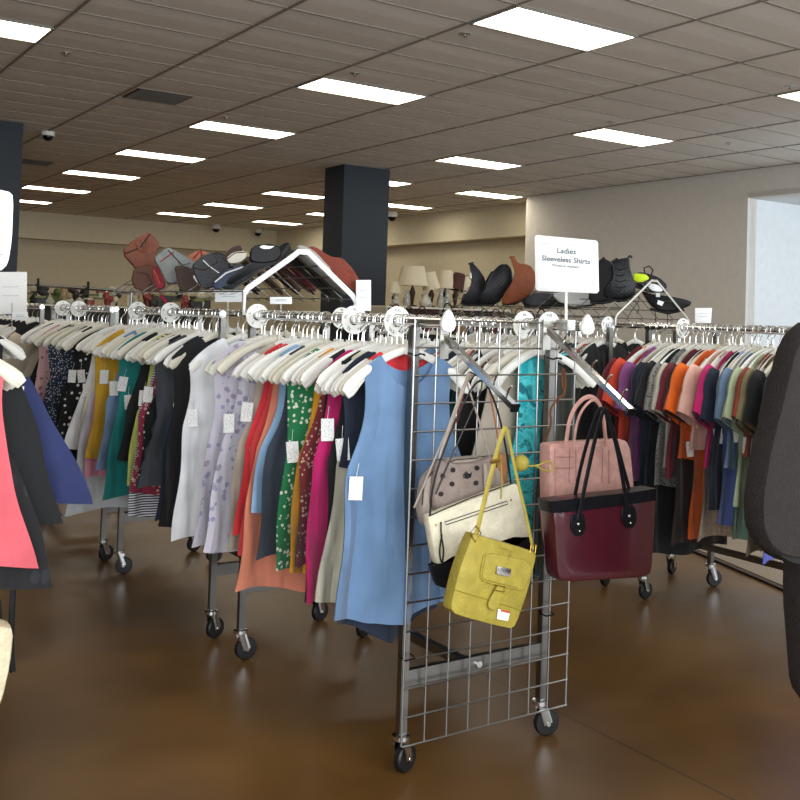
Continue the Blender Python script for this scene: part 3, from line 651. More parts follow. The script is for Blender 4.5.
# size dividers
DK = plain('grey print', '6b6f73', .6)
def divider(x, y, txt, lab, r=.047):
    t = thing('size_divider', lab, 'size divider', (x, y, RZ), 'round size dividers on the rails')
    mb = MB(); n = 28; th = .0015; i0 = 0
    for rr, yy in ((r, -th), (r, th), (.017, th), (.017, -th)):
        for e in range(n): a = 2*pi*e/n; mb.v.append(Vector((x+rr*cos(a), y+yy, RZ-.002+rr*sin(a))))
    for j in range(4):
        for e in range(n): mb.f.append((j*n+e, j*n+(e+1) % n, ((j+1) % 4)*n+(e+1) % n, ((j+1) % 4)*n+e))
    mb.build('disc', WHITEP, t)
    for k in range(5):
        a = pi/2+k*2*pi/5; X = Vector((sin(a), 0, -cos(a))); Y = Vector((cos(a), 0, sin(a)))
        text(txt, .013, Vector((x, y-th-.0008, RZ-.002))+Y*.033, X, Y, DK, t)
def ydiv(px_, x): return un(px_, 326, 0, x).y
for px_, x, txt, lab in ((397, XA, 'XXL', 'round white size divider next to the wire grid'), (354, XA, 'XL', 'round white size divider right of the white shoe frame'), (341, 2.10, 'M', 'round white size divider behind the one marked XL'), (257, XA, 'L', 'round white size divider beneath the left leg of shoe frame'),
    (170, XA, 'M', 'round white size divider over the charcoal top'), (137, XA, 'M', 'round white size divider over the rose floral top'), (78, XA, 'S', 'second round white size divider from the left column'), (62, XA, 'S', 'large round white size divider at far left of rail'),
    (524, 2.10, 'XL', 'round white size divider behind the grid, left of two'), (549, 2.10, 'XXL', 'round white size divider behind the grid, right of two'), (608, XR, 'XL', 'round size divider on the right rack under boots'), (683, XR, 'XXL', 'round size divider below the tent frame at right')):
    divider(x, ydiv(px_, x), txt, lab, .045)

# ------------------------------------------------------------ tent shaped shoe toppers
WHITEM = plain('white painted steel', 'f2f2f0', .4)
def topper(xl, xc, xr, zl, zp, zr, y0, y1, lab, mat, w):
    t = thing('tent_shoe_rack', lab, 'shoe rack', ((xl+xr)/2, (y0+y1)/2, RZ))
    for y in (y0,):
        pts = [Vector((xl, y, RZ)), Vector((xl, y, zl-.008)), Vector((xl+.012, y, zl+.012)), Vector((xc-.05, y, zp-.03)), Vector((xc-.02, y, zp-.006)), Vector((xc+.02, y, zp-.006)), Vector((xc+.05, y, zp-.03)), Vector((xr-.012, y, zr+.012)), Vector((xr, y, zr-.008)), Vector((xr, y, RZ))]
        MB().tube(pts[1:-1], .004, 8, nrm=(0, 1, 0), w=w).build('end_frame', mat, t)
        for x, z in ((xl, zl), (xr, zr)): MB().tube([(x, y, RZ), (x, y, z)], .006, 8).build('leg', mat, t)
    for (ax, az, bx, bz) in ((xl, zl, xc-.02, zp-.014), (xr, zr, xc+.02, zp-.014)):
        m_ = MB(); n = int((y1-y0)/.11)
        for k in range(n+1):
            y = y0+(y1-y0)*k/n; s = 1 if bx > ax else -1
            m_.tube([(ax+s*.03, y, az-.0), (ax-s*.004, y, az-.012), (ax, y, az+.004), (bx, y, bz)], .0023, 5)
        for k in range(5): f_ = k/4; m_.tube([(ax+(bx-ax)*f_, y0, az+(bz-az)*f_), (ax+(bx-ax)*f_, y1, az+(bz-az)*f_)], .003, 5)
        m_.build('wire_slope', STEEL, t)
    return t
topper(1.555, 1.79, 2.025, 1.372, 1.540, 1.360, 3.66, 5.3, 'white tent shaped wire shoe rack on the middle row', WHITEM, .011)
topper(3.555, 3.82, 4.08, 1.325, 1.522, 1.322, 3.77, 5.35, 'grey tent shaped wire shoe rack on the right row', DULL, .007)

# ------------------------------------------------------------ bags and shoes
def face(p0):
    n = Vector((-p0.x, -p0.y, 0)).normalized(); return n
def outl(pts, p0, n): return [unp(a, b, p0, n) for a, b in pts]
def outf(pts, p0, n, th):
    return [q-n*(th*.38) for q in outl(pts, p0+n*(th*.38), n)]
def bagroot(name, lab, cat, pts, p0, n, group=None):
    w = outl(pts, p0, n); c = sum(w, Vector())/len(w); c.z = min(q.z for q in w); return thing(name, lab, cat, c, group)

NY = Vector((0, -1, 0))
GOLD = plain('brass hardware', 'c9a24a', .3, 1); NICK = plain('nickel hardware', 'cfcfcf', .22, 1)
def strap(mbn, pts, p0, n, w, mat, parent, off=0, th=.0025, smooth=3, name='strap'):
    q = outl(pts, p0+n*off, n)
    for _ in range(smooth):
        r = [q[0]]
        for a, b in zip(q, q[1:]): r += [a*.75+b*.25, a*.25+b*.75]
        r.append(q[-1]); q = r
    return MB().tube(q, th, 8, nrm=n, w=w/2).build(name, mat, parent)
def stitch(pts, p0, n, off, mat, parent, name='seam', r=.0009, closed=False):
    q = outl(pts, p0+n*off, n); return MB().tube(q, r, 5, closed=closed).build(name, mat, parent)
# taupe dome crossbody
TAU = leather('taupe leather', 'a2968b'); TAU2 = leather('warm taupe leather', '8f8078'); DKL = plain('dark trim', '2a2422', .4); YEL = leather('yellow leather', 'a3933f'); YELD = plain('yellow leather edge', '8f7e22', .5)
p0 = Vector((1.8, 2.395, .8)); P = [(420, 510), (424, 480), (436, 466), (455, 458), (480, 456), (498, 466), (506, 484), (506, 508), (500, 520), (425, 530)]
t = bagroot('crossbody_bag', 'taupe dome crossbody bag behind the cream clutch', 'handbag', P, p0, NY)
MB().puff(outf(P, p0, NY, .04), NY, .04, .06).build('body', TAU, t)
stitch([(422, 505), (424, 482), (436, 468), (455, 460), (478, 458)], p0, NY, .024, DKL, t, 'zipper', .0016)
strap(None, [(414, 508), (430, 470), (452, 418), (463, 386)], p0, NY, .006, TAU, t, .025); strap(None, [(440, 458), (450, 425), (462, 392), (470, 372)], p0, NY, .013, TAU, t, .03)
strap(None, [(493, 470), (482, 430), (466, 380)], p0, NY, .006, TAU, t, .03)
# polka dot pouch
p0 = Vector((1.8, 2.365, .8)); P = [(432, 505), (436, 470), (440, 460), (458, 464), (480, 462), (494, 455), (497, 475), (496, 498), (470, 505), (440, 514)]
t = bagroot('shoulder_pouch', 'small taupe pouch printed with round dots beneath crossed straps', 'handbag', P, p0, NY)
MB().puff(outf(P, p0, NY, .03), NY, .03, .10).build('body', TAU2, t)
mb = MB()
for a, b in ((453, 470), (443, 476), (452, 484), (477, 468), (476, 483), (441, 494)): q = outl([(a+2.6*cos(k*pi/5), b+2.6*sin(k*pi/5)) for k in range(10)], p0+NY*.0165, NY); mb.puff(q, NY, .0012, .05, 0)
mb.build('printed_dot', DKL, t)
mb = MB(); q = outl([(463, 474), (466, 471), (469, 474), (472, 472), (471, 477), (467, 479), (463, 478)], p0+NY*.0175, NY); mb.puff(q, NY, .002, .05, 0).build('charm', NICK, t)
strap(None, [(436, 494), (450, 460), (470, 415), (486, 380), (470, 372)], p0, NY, .004, DKL, t, .02)
strap(None, [(486, 500), (484, 455), (488, 485)], p0, NY, .009, TAU, t, .022, name='zip_pull')
# brown tan bag behind the yellow strap
p0 = Vector((1.9, 2.40, .8)); P = [(496, 456), (506, 452), (508, 488), (498, 492)]
t = bagroot('leather_purse', 'narrow tan leather purse wedged behind the yellow strap', 'handbag', P, p0, NY); MB().puff(outf(P, p0, NY, .03), NY, .03, .1).build('body', leather('tan leather', '9c6a48'), t)
strap(None, [(500, 455), (497, 430), (492, 405), (490, 392)], p0, NY, .006, leather('tan leather', '9c6a48'), t, .01)
# white and black clutch
IV = leather('ivory leather', 'dcd4bb', .5); BL = leather('black leather', '16161a', .32)
p0 = Vector((1.8, 2.315, .75)); P = [(427, 518), (514, 484), (522, 505), (533, 546), (532, 560), (448, 590), (439, 588), (432, 560)]
t = bagroot('clutch_bag', 'cream clutch bag with black base hanging on the grid', 'handbag', P, p0, NY)
MB().puff(outf([(427, 518), (429, 515), (514, 483), (518, 485), (524, 505), (533, 543), (440, 566), (435, 562)], p0, NY, .03), NY, .03, .03, 1).build('body', IV, t)
MB().puff(outf([(431, 562), (531, 530), (533, 560), (525, 574), (446, 589), (438, 586)], p0-NY*.001, NY, .032), NY, .032, .03, 1).build('base_panel', BL, t)
stitch([(445, 522), (507, 501), (508, 504), (446, 525)], p0, NY, .018, DKL, t, 'front_zipper', .0012, True)
strap(None, [(441, 522), (441, 535), (444, 550), (442, 566), (439, 552), (442, 535)], p0, NY, .004, BL, t, .022, name='zip_pull')
stitch([(429, 516), (470, 498), (513, 483)], p0, NY, .022, DKL, t, 'zipper', .002)
strap(None, [(430, 515), (433, 480), (455, 420), (480, 372), (495, 400), (505, 440), (511, 484)], p0, NY, .006, BL, t, .02)
mb = MB()
for a, b in ((436, 525), (511, 500)): mb.ball(unp(a, b, p0+NY*.017, NY), .003, 6)
mb.build('rivet', GOLD, t)
# yellow bag
p0 = Vector((1.75, 2.155, .75)); P = [(472, 533), (476, 534), (534, 551), (536, 556), (527, 592), (515, 626), (509, 629), (455, 615), (449, 608), (458, 570)]
t = bagroot('crossbody_bag', 'mustard yellow buckled crossbody bag on the left slanted arm', 'handbag', P, p0, NY)
MB().puff(outf(P, p0, NY, .04), NY, .04, .025, 1).build('body', YEL, t)
p1 = p0+NY*.0215
MB().puff(outl([(484, 551), (534, 562), (525, 589), (520, 591), (483, 582), (479, 577)], p1, NY), NY, .008, .06, 1).build('flap', YEL, t)
stitch([(486, 554), (482, 577), (486, 580), (518, 588)], p1, NY, .006, YELD, t)
stitch([(455, 590), (482, 598), (523, 611)], p1, NY, .001, YELD, t)
stitch([(501, 548), (512, 551), (508, 560)], p1, NY, .006, YELD, t)
MB().puff(outl([(497, 566), (511, 569), (510, 577), (496, 574)], p1+NY*.008, NY), NY, .004, .06, 0).build('name_plate', NICK, t)
MB().puff(outl([(498, 584), (503, 585), (499, 606), (494, 611), (488, 608), (488, 602)], p1+NY*.006, NY), NY, .005, .08, 1).build('buckle_strap', YEL, t)
MB().tube(outl([(495, 585), (505, 587), (504, 592), (494, 590)], p1+NY*.011, NY), .0014, 6, closed=True).build('buckle', GOLD, t)
g_ = MB().puff(outl([(498, 609), (510, 612), (508, 621), (497, 619)], p1+NY*.002, NY), NY, .001, .02, 0).build('price_sticker', PAPER, t)
MB().puff(outl([(501, 609.5), (510, 611.5), (509.6, 613.5), (500.7, 611.6)], p1+NY*.003, NY), NY, .0006, .02, 0).build('red_band', plain('red print', 'c04a3c', .6), g_)
pS = Vector((1.75, 2.16, .75))
strap(None, [(476, 536), (482, 510), (492, 470), (503, 430), (506, 428)], pS, NY, .015, YEL, t, .012)
strap(None, [(533, 549), (526, 515), (515, 470), (508, 432), (505, 427)], pS, NY, .010, YEL, t, .004)
MB().tube(outl([(470, 533), (476, 526), (481, 533), (475, 542)], p0+NY*.02, NY), .0018, 6, closed=True).build('ring', GOLD, t)
MB().tube(outl([(531, 545), (536, 545), (535, 553), (530, 553)], p0+NY*.02, NY), .0018, 6, closed=True).build('ring', GOLD, t)
strap(None, [(491, 462), (500, 460)], pS, NY, .012, GOLD, t, .016, .003, 1, 'slider')
strap(None, [(500, 455), (502, 480), (501, 499)], pS, NY, .004, YEL, t, .0)
t2 = thing('leather_strap_knot', 'knotted yellow leather strap loop sticking out beside the pink bag', 'strap', unp(525, 466, pS, NY))
MB().ball(unp(521, 463, pS, NY), .022, 10).build('knot', YEL, t2)
strap(None, [(524, 466), (538, 466), (548, 460), (553, 464), (552, 472), (545, 471), (536, 466)], pS, NY, .005, YEL, t2, .0)
# brown strap hanging at grid
p0 = Vector((2.1, 2.40, 1)); BR = leather('brown leather', '6e4327')
t = thing('leather_bag_strap', 'knotted brown leather strap looped over the grid right side', 'strap', unp(560, 440, p0, NY))
strap(None, [(563, 368), (562, 385), (566, 394), (558, 398), (549, 410), (552, 422), (546, 440), (542, 450)], p0, NY, .008, BR, t, .01)
strap(None, [(563, 368), (566, 380), (565, 394), (558, 399)], p0, NY, .006, BR, t, .014)
# pink handbag on right arm
PK = leather('blush leather', 'c99a8f', .42); PKD = plain('blush edge', '9a5f55', .5)
p0 = Vector((2.1, 2.30, .95)); P = [(543, 446), (552, 442), (622, 440), (628, 446), (632, 510), (634, 575), (556, 585), (542, 524), (540, 460)]
P = [(548, 446), (551, 443), (621, 439), (626, 441), (630, 450), (636, 520), (640, 560), (556, 566), (549, 527)]
t = bagroot('handbag', 'blush pink structured handbag on the right slanted arm', 'handbag', P, p0, NY)
MB().puff(outf(P, p0, NY, .05), NY, .05, .02, 1).build('body', PK, t)
p1 = p0+NY*.027; MB().puff(outl([(554, 450), (558, 447), (614, 444), (620, 450), (626, 550), (558, 556)], p1, NY), NY, .008, .02, 1).build('front_pocket', PK, t)
stitch([(555, 457), (574, 457)], p1, NY, .006, PKD, t); stitch([(555, 468), (574, 468)], p1, NY, .006, PKD, t)
for a in (573, 606): stitch([(a-3, 448), (a-4, 482), (a+3, 484), (a+3, 450)], p1, NY, .006, PKD, t, 'handle_tab')
strap(None, [(566, 443), (570, 415), (582, 398), (594, 396), (603, 410), (606, 445)], p0, NY, .014, PK, t, .045, .004, name='handle')
strap(None, [(573, 448), (577, 420), (585, 405), (595, 398), (603, 412), (607, 446)], p0, NY, .008, PK, t, .06, .004, name='handle')
# burgundy tote
BU = plain('burgundy patent leather', '48131f', .3, 0, .25, 9, .25, .3); p0 = Vector((2.1, 2.13, .8))
P = [(551, 500), (600, 495), (653, 490), (655, 500), (653, 540), (651, 572), (645, 577), (600, 580), (562, 582), (556, 576), (554, 540)]
t = bagroot('tote_bag', 'burgundy leather tote with black top band on the right arm', 'handbag', P, p0, NY)
MB().puff(outf(P, p0, NY, .055), NY, .055, .03, 1).build('body', BU, t)
MB().puff(outf([(549, 501), (575, 498), (600, 495), (630, 492), (655, 488), (655, 500), (630, 504), (600, 508), (575, 511), (551, 513)], p0, NY, .06), NY, .06, .012, 0).build('top_band', BL, t)
p1 = p0+NY*.03
for a, b in ((578, 524), (629, 516)):
    pt = MB().puff(outl([(a-7, b-10), (a+6, b-11), (a+8, b+4), (a+4, b+12), (a-3, b+12), (a-8, b+4)], p1, NY), NY, .005, .06, 1).build('handle_patch', BL, t)
    mb = MB()
    mb.ball(unp(a, b, p1+NY*.003, NY), .005, 8); mb.ball(unp(a+1.5, b+7, p1+NY*.003, NY), .0035, 8); mb.build('stud', NICK, pt)
strap(None, [(578, 520), (586, 480), (597, 430), (604, 408), (607, 412), (618, 450), (628, 512)], p0, NY, .014, BL, t, .034, .004, name='handle')
strap(None, [(574, 500), (582, 460), (594, 420), (602, 404), (612, 425), (624, 470), (632, 500)], p0, NY, .012, BL, t, -.02, .004, name='handle')

# things on the middle topper
def flatthing(name, lab, cat, P, p0, mat, th=.1, part='body', rnd=.05, smooth=1, tilt=0):
    n = face(p0); t = bagroot(name, lab, cat, P, p0, n); MB().puff(outl(P, p0, n), n, th, rnd, smooth).build(part, mat, t); return t, n
BRL = leather('chestnut leather', '74402a'); GRL = leather('grey leather', '7d807d'); RED = leather('red leather', '9c1c30'); DKB = leather('dark brown leather', '3e2b22'); RSL = leather('rust leather', '7c3423')
def at(a, b, x): return un(a, b, 0, x)
p0 = at(145, 285, 1.63); t, n = flatthing('handbag', 'chestnut leather tote tipped upside down on the shoe rack', 'handbag', [(121, 253), (133, 240), (149, 231), (161, 246), (156, 252), (160, 268), (150, 276), (138, 272)], p0, BRL, .14)
stitch([(124, 254), (140, 248), (150, 234)], p0, n, .071, DKL, t, 'top_edge', .003); stitch([(140, 240), (147, 256), (157, 251)], p0, n, .071, DKL, t, 'seam', .002)
strap(None, [(136, 243), (141, 252), (146, 250), (148, 240)], p0, n, .012, BRL, t, .075)
p0 = at(143, 289, 1.60); t, n = flatthing('handbag', 'dark brown slouchy bag beneath the chestnut tote', 'handbag', [(134, 268), (152, 264), (165, 280), (166, 291), (136, 291), (131, 280)], p0, leather('cocoa leather', '5f3c2b'), .12)
stitch([(137, 272), (147, 274), (154, 286)], p0, n, .06, DKL, t, 'seam', .002)
p0 = at(162, 280, 1.57); t, n = flatthing('coin_purse', 'small red purse squeezed between brown and grey bags', 'purse', [(152, 268), (158, 266), (165, 282), (163, 289), (157, 288), (153, 278)], p0, RED, .06)
stitch([(154, 270), (160, 284)], p0, n, .031, GOLD, t, 'zipper', .0015)
t2 = thing('wrist_strap', 'thin red strap dangling below the grey bag', 'strap', unp(163, 300, p0, n)); strap(None, [(159, 290), (162, 297), (166, 302), (167, 306)], p0, n, .012, RED, t2, .0)
p0 = at(175, 285, 1.59); t, n = flatthing('handbag', 'grey structured handbag with dark zip on the shoe rack', 'handbag', [(153, 258), (168, 247), (176, 251), (196, 262), (192, 270), (180, 278), (174, 285), (166, 283), (160, 270)], p0, GRL, .12)
stitch([(160, 262), (174, 252)], p0, n, .062, RED, t, 'trim', .0022); stitch([(168, 250), (184, 267)], p0, n, .062, DKL, t, 'zipper', .0022); stitch([(178, 260), (179, 266), (190, 263)], p0, n, .062, DKL, t, 'seam', .002)
p0 = at(188, 287, 1.59); t, n = flatthing('ankle_boot', 'dark brown ankle boot lying beside the grey handbag', 'boot', [(174, 266), (186, 266), (198, 274), (203, 286), (198, 292), (180, 292), (177, 280)], p0, DKB, .09)
MB().puff(outf([(192, 276), (197, 274), (201, 284), (199, 286)], p0+n*.03, n, .04), n, .04, .1, 1).build('white_lining', PAPER, t)
p0 = at(192, 280, 1.75); t, n = flatthing('handbag', 'orange tan bag with red trim behind the grey handbag', 'handbag', [(181, 260), (198, 250), (208, 252), (206, 264), (190, 268)], p0, leather('tan orange leather', 'a86a4c'), .08)
stitch([(194, 258), (201, 250), (203, 262)], p0, n, .042, RED, t, 'trim', .004)
p0 = at(210, 284, 1.57); t, n = flatthing('handbag', 'black boxy handbag with white zip on the shoe rack', 'handbag', [(191, 266), (203, 255), (214, 252), (230, 264), (230, 276), (219, 286), (204, 290), (197, 282)], p0, BL, .12)
stitch([(203, 260), (209, 266), (219, 273)], p0, n, .062, PAPER, t, 'zipper', .002); stitch([(194, 268), (205, 270), (218, 262), (214, 254)], p0, n, .062, DKB, t, 'seam', .0025)
p0 = at(238, 262, 1.72); t, n = flatthing('ballet_flat', 'brown flat shoe with cream inside behind black slide', 'shoe', [(220, 262), (230, 248), (240, 245), (243, 250), (238, 258), (228, 266)], p0, DKB, .06)
p0 = at(240, 264, 1.63); t, n = flatthing('ballet_flat', 'cream flat shoe lying sole up behind black slide', 'shoe', [(226, 258), (234, 252), (246, 251), (247, 257), (240, 263), (229, 264)], p0, plain('cream lining', 'd6cfbf', .6), .05)
stitch([(227, 259), (235, 253), (246, 252)], p0, n, .026, DKB, t, 'trim', .002)
# slides on the near slope
def slide(a, b, lab, s=1, logo=False, col=None):
    # a: toe pixel, b: heel pixel
    pa = at(*a, 1.62 if not logo else 1.66); d = None
    n = face(pa); q0 = unp(*a, pa, n); q1 = unp(*b, pa, n); ax = (q1-q0); Ls = ax.length; ax = ax.normalized(); up = n.cross(ax); up = up if up.z > 0 else -up
    t = thing('slide_sandal', lab, 'sandal', q0)
    SM = col or BLACKP; m_ = MB(); pts = []
    for k in range(13):
        f_ = k/12; pts.append(q0+ax*(Ls*f_)+up*(.012*sin(f_*pi*2)*.5))
    m_.tube(pts, .045, 14, nrm=n, w=.016*s, rs=[.55+.45*sin(min(1, .15+k/12*1.0)*pi)**.5 if 0 < k < 12 else .4 for k in range(13)]); m_.build('sole', SM, t)
    m_ = MB(); i0 = 0; K = 14
    for j in range(2*4+1):
        f_ = .16+.36*j/8
        for e in range(K+1):
            a_ = pi*e/K; m_.v.append(q0+ax*(Ls*f_+.02*sin(a_))+n*(.05*cos(a_))+up*(.012+.062*s*sin(a_)**.8))
    for j in range(8):
        for e in range(K): m_.f.append((j*(K+1)+e, j*(K+1)+e+1, (j+1)*(K+1)+e+1, (j+1)*(K+1)+e))
    o = m_.build('strap', SM, t); md = o.modifiers.new('solid', 'SOLIDIFY'); md.thickness = .008
    if logo:
        w_ = [q0+ax*(Ls*f_)+n*(.012+.0)+up*(.012+.062*s+.007+h) for f_, h in ((.24, .0), (.27, -.002), (.32, 0), (.42, .004), (.34, .002), (.28, .0015))]
        lg = [q0+ax*(Ls*f_+.012)+n*(g2)+up*(.084*s) for f_, g2 in ((.2, .022), (.24, .032), (.30, .030), (.47, .008), (.30, .022), (.24, .024))]
        mm_ = MB(); mm_.puff(lg, up, .004, .02, 1); mm_.build('swoosh_mark', PAPER, t)
    return t
p0 = at(262, 262, 1.59); t, n = flatthing('slide_sandal', 'black slide sandal with white swoosh atop the shoe rack', 'sandal', [(226, 281), (240, 269), (262, 258), (282, 244), (290, 242), (291, 249), (278, 262), (256, 272), (236, 284), (228, 285)], p0, BLACKP, .09, 'sole')
MB().puff(outl([(249, 262), (250, 250), (256, 245), (272, 244), (281, 248), (282, 256), (276, 262), (262, 264)], p0+n*.012, n), n, .1, .08, 1).build('strap', BLACKP, t)
MB().puff(outl([(259, 247), (263, 245), (268, 246), (275, 246), (270, 249), (263, 249)], p0+n*.064, n), n, .003, .02, 1).build('swoosh_mark', PAPER, t)
p0 = at(232, 280, 1.58); t, n = flatthing('slide_sandal', 'dark grey slide leaning under the swoosh slide', 'sandal', [(226, 283), (246, 266), (262, 260), (266, 264), (252, 277), (236, 289), (228, 289)], p0, plain('grey black foam', '24272b', .6), .05, 'sole')
stitch([(228, 284), (248, 268), (262, 262)], p0, n, .026, BLACKP, t, 'foot_bed', .003)
p0 = at(225, 285, 1.56); t, n = flatthing('flip_flop', 'blue and white flip flop at the foot of the shoe slope', 'sandal', [(211, 285), (224, 271), (243, 264), (246, 269), (233, 281), (217, 291)], p0, plain('navy foam', '27364f', .6), .05); stitch([(215, 282), (226, 273), (243, 267)], p0, n, .027, PAPER, t, 'trim', .003)
# red shoe on far slope
p0 = at(345, 285, 2.0); t, n = flatthing('woven_shoe', 'rust red woven shoe standing over the white frame slope', 'shoe', [(304, 249), (314, 246), (330, 257), (342, 258), (352, 268), (360, 281), (357, 294), (346, 286), (330, 272), (314, 260)], at(335, 268, 1.98), RSL, .10, 'upper')
stitch([(312, 252), (330, 268), (352, 288)], at(335, 268, 1.98), n, .04, DKB, t, 'welt', .004)
# soles seen from beneath, lying on the right hand slope
def slope_shoe(y, f0, f1, mat, solem, lab, w=.036):
    xc, zp, xr, zr = 1.79, 1.535, 2.02, 1.365
    A = Vector((xc+(xr-xc)*f0, y, zp+(zr-zp)*f0+.012)); B_ = Vector((xc+(xr-xc)*f1, y, zp+(zr-zp)*f1+.012)); up = Vector((.6, 0, .8))
    t = thing('flat_shoe', lab, 'shoe', A)
    K = 12; m_ = MB(); m_.tube([A+(B_-A)*(k/K)+Vector((0, .006*sin(k/K*6), 0)) for k in range(K+1)], .007, 12, nrm=up, w=w, rs=[.35, .75, .92, 1, .98, .88, .8, .78, .84, .9, .86, .7, .3]); m_.build('sole', solem, t)
    m_ = MB(); m_.tube([A+(B_-A)*(k/K*.98+.01)+up*(.018+.012*sin(k/K*pi)) for k in range(K+1)], .022, 12, nrm=up, w=w*.85, rs=[.35, .8, .95, 1, .9, .72, .65, .68, .75, .8, .8, .6, .25]); m_.build('upper', mat, t)
sl_ = [(3.74, .0, 1.0, 'grey woven', 'a5a19a', '8f8d88', 'grey flat shoe with ridged sole seen under the white frame'), (3.88, .05, 1.02, 'dark', '2c2522', '1c1a19', 'black ridged sandal seen under the white frame'), (4.02, .0, 1.0, 'dk red', '6d2630', '4b2a26', 'maroon shoe under the white frame'),
       (4.17, .0, 1., 'brown', '4a3327', '2c211c', 'dark brown loafer under the white frame'), (4.33, .0, 1., 'tan', 'a08d70', '55402f', 'tan moccasin lying deep under the white frame'), (4.6, .0, 1., 'blk', '1d1d1f', '151516', 'black flat deep under the white frame'), (4.9, 0, 1, 'gry', '5a5a5c', '303032', 'dark grey flat deepest under the white frame')]
for (y, a, b, nm, c1, c2, lab) in sl_: slope_shoe(y, a, b, plain('shoe '+nm, c1, .6), plain('sole '+nm, c2, .7, 0, .3, 90), lab)
# price cards on wires under the topper
def card(P, x, lab, lines=True, y=None, pole=None):
    p0 = at(*P[0], x) if y is None else un(*P[0], 1, y); n = face(p0); t = bagroot('price_card', lab, 'sign', P, p0, n); MB().puff(outl(P, p0, n), n, .003, .01, 0).build('card', PAPER, t)
    c = sum(outl(P, p0, n), Vector())/len(P)
    if lines:
        a_, b_, c_ = Vector(outl(P, p0, n)[0]), Vector(outl(P, p0, n)[1]), Vector(outl(P, p0, n)[2]); m_ = MB()
        for k in (.35, .55): m_.tube([a_+(b_-a_)*.25+(c_-b_)*k+n*.003, a_+(b_-a_)*.75+(c_-b_)*k+n*.003], .0012, 4)
        m_.build('printed_line', plain('pale grey print', 'b9bcc0', .7), t)
    if pole: MB().tube(outl(pole, p0-n*.004, n), .0025, 6).build('stem', DULL, t)
    return t
card([(270, 297), (292, 297), (292, 304), (270, 304)], 1.75, 'small white card on a stem under the white frame', pole=[(281, 304), (281, 330)])
card([(215, 290), (242, 290), (242, 302), (215, 302)], 1.65, 'white card behind the left leg of the white frame', pole=[(228, 302), (228, 330)])
card([(356, 280), (371, 280), (371, 311), (356, 311)], 2.02, 'tall white card at the right leg of white frame')
card([(695, 308), (712, 308), (711, 323), (695, 323)], 3.95, 'small white card on a stem right of grey tent rack', pole=[(703, 323), (703, 340)])
card([(-6, 272), (27, 272), (27, 314), (-6, 314)], 0, 'white card clipped to the pipe at the left edge', y=6.9)

# boots on right topper
def shoe2(name, lab, cat, P, x, mat, sole, th=.085, extra=None):
    p0 = at(*P[0], x); n = face(p0); t = bagroot(name, lab, cat, P, p0, n); MB().puff(outl(P, p0, n), n, th, .07, 1).build('upper', mat, t)
    MB().tube(outl(sole, p0, n), th*.42, 10, nrm=n, w=.008).build('sole', BLACKP, t)
    if name == 'ankle_boot':
        a, b = P[0], P[1]; hx, hy = sole[-1]
        MB().puff(outl([(hx-7, hy-5), (hx, hy-6), (hx, hy+1.5), (hx-6, hy+1.5)], p0, n), n, th*.6, .04, 0).build('heel', BLACKP, t)
        q = outl([P[0], P[1], P[2]], p0, n); MB().tube([q[0]-n*th*.3, q[1]-n*th*.1, q[1]+n*th*.3, q[0]+n*th*.36], .006, 6, closed=True).build('collar', mat, t)
    return t, n, p0
t, n, p0 = shoe2('ankle_boot', 'black heeled ankle boot at far left of grey rack', 'boot', [(469, 264), (473, 263), (479, 269), (485, 278), (487, 290), (490, 304), (463, 305), (460, 301), (468, 291), (472, 280)], 3.60, BL, [(461, 303), (470, 305), (489, 304)])
stitch([(471, 266), (471, 277), (478, 284)], p0, n, .04, NICK, t, 'zipper', .0015)
t, n, p0 = shoe2('ankle_boot', 'shiny black boot right of the heeled ankle boot', 'boot', [(486, 282), (492, 272), (500, 264), (508, 264), (512, 270), (513, 282), (511, 290), (503, 297), (497, 304), (481, 304), (479, 298), (484, 290)], 3.60, BL, [(482, 304), (492, 305), (500, 300)])
t, n, p0 = shoe2('ankle_boot', 'cognac brown ankle boot beside the white sign', 'boot', [(510, 257), (514, 257), (518, 263), (530, 265), (536, 274), (535, 286), (529, 296), (519, 302), (508, 305), (501, 304), (503, 296), (512, 282), (515, 272)], 3.61, leather('cognac leather', '7a4021'), [(503, 304), (515, 304), (526, 297)])
t, n, p0 = shoe2('loafer', 'black shoe lying sideways below the cognac boot', 'shoe', [(520, 300), (535, 292), (560, 294), (572, 300), (560, 306), (524, 306)], 3.59, BL, [(524, 306), (545, 307), (565, 305)])
t, n, p0 = shoe2('sneaker', 'white and black sneaker below the sign', 'shoe', [(551, 294), (570, 290), (588, 292), (600, 298), (590, 306), (560, 304)], 3.585, plain('grey white leather', 'bcbcb8', .5), [(556, 305), (575, 308), (595, 304)])
t, n, p0 = shoe2('ankle_boot', 'black suede boot just right of the sign', 'boot', [(597, 264), (604, 258), (611, 262), (614, 272), (614, 290), (610, 300), (588, 303), (590, 280)], 3.61, plain('black suede', '0d0d10', .9, 0, .3, 90), [(590, 302), (600, 303), (612, 301)])
t, n, p0 = shoe2('ankle_boot', 'black lace up leather boot with heel loop', 'boot', [(612, 262), (617, 259), (629, 257), (631, 272), (636, 286), (635, 297), (612, 300), (603, 297), (605, 289), (613, 278)], 3.66, BL, [(608, 299), (620, 301), (633, 297)])
strap(None, [(627, 260), (630, 255), (632, 258)], p0, n, .01, BL, t, .0, name='pull_loop')
mb = MB()
for k in range(4): mb.tube(outl([(615, 268+6*k), (620, 270+6*k), (626, 268+6*k)], p0+n*.045, n), .002, 5)
mb.build('lace', BLACKP, t)
LIME = plain('lime mesh', 'c6e000', .6)
t, n, p0 = shoe2('sneaker', 'neon lime and black running shoe on grey rack', 'shoe', [(633, 274), (640, 272), (650, 274), (660, 278), (668, 286), (664, 292), (645, 288), (634, 284)], 3.88, BLACKP, [(634, 286), (650, 291), (667, 291)])
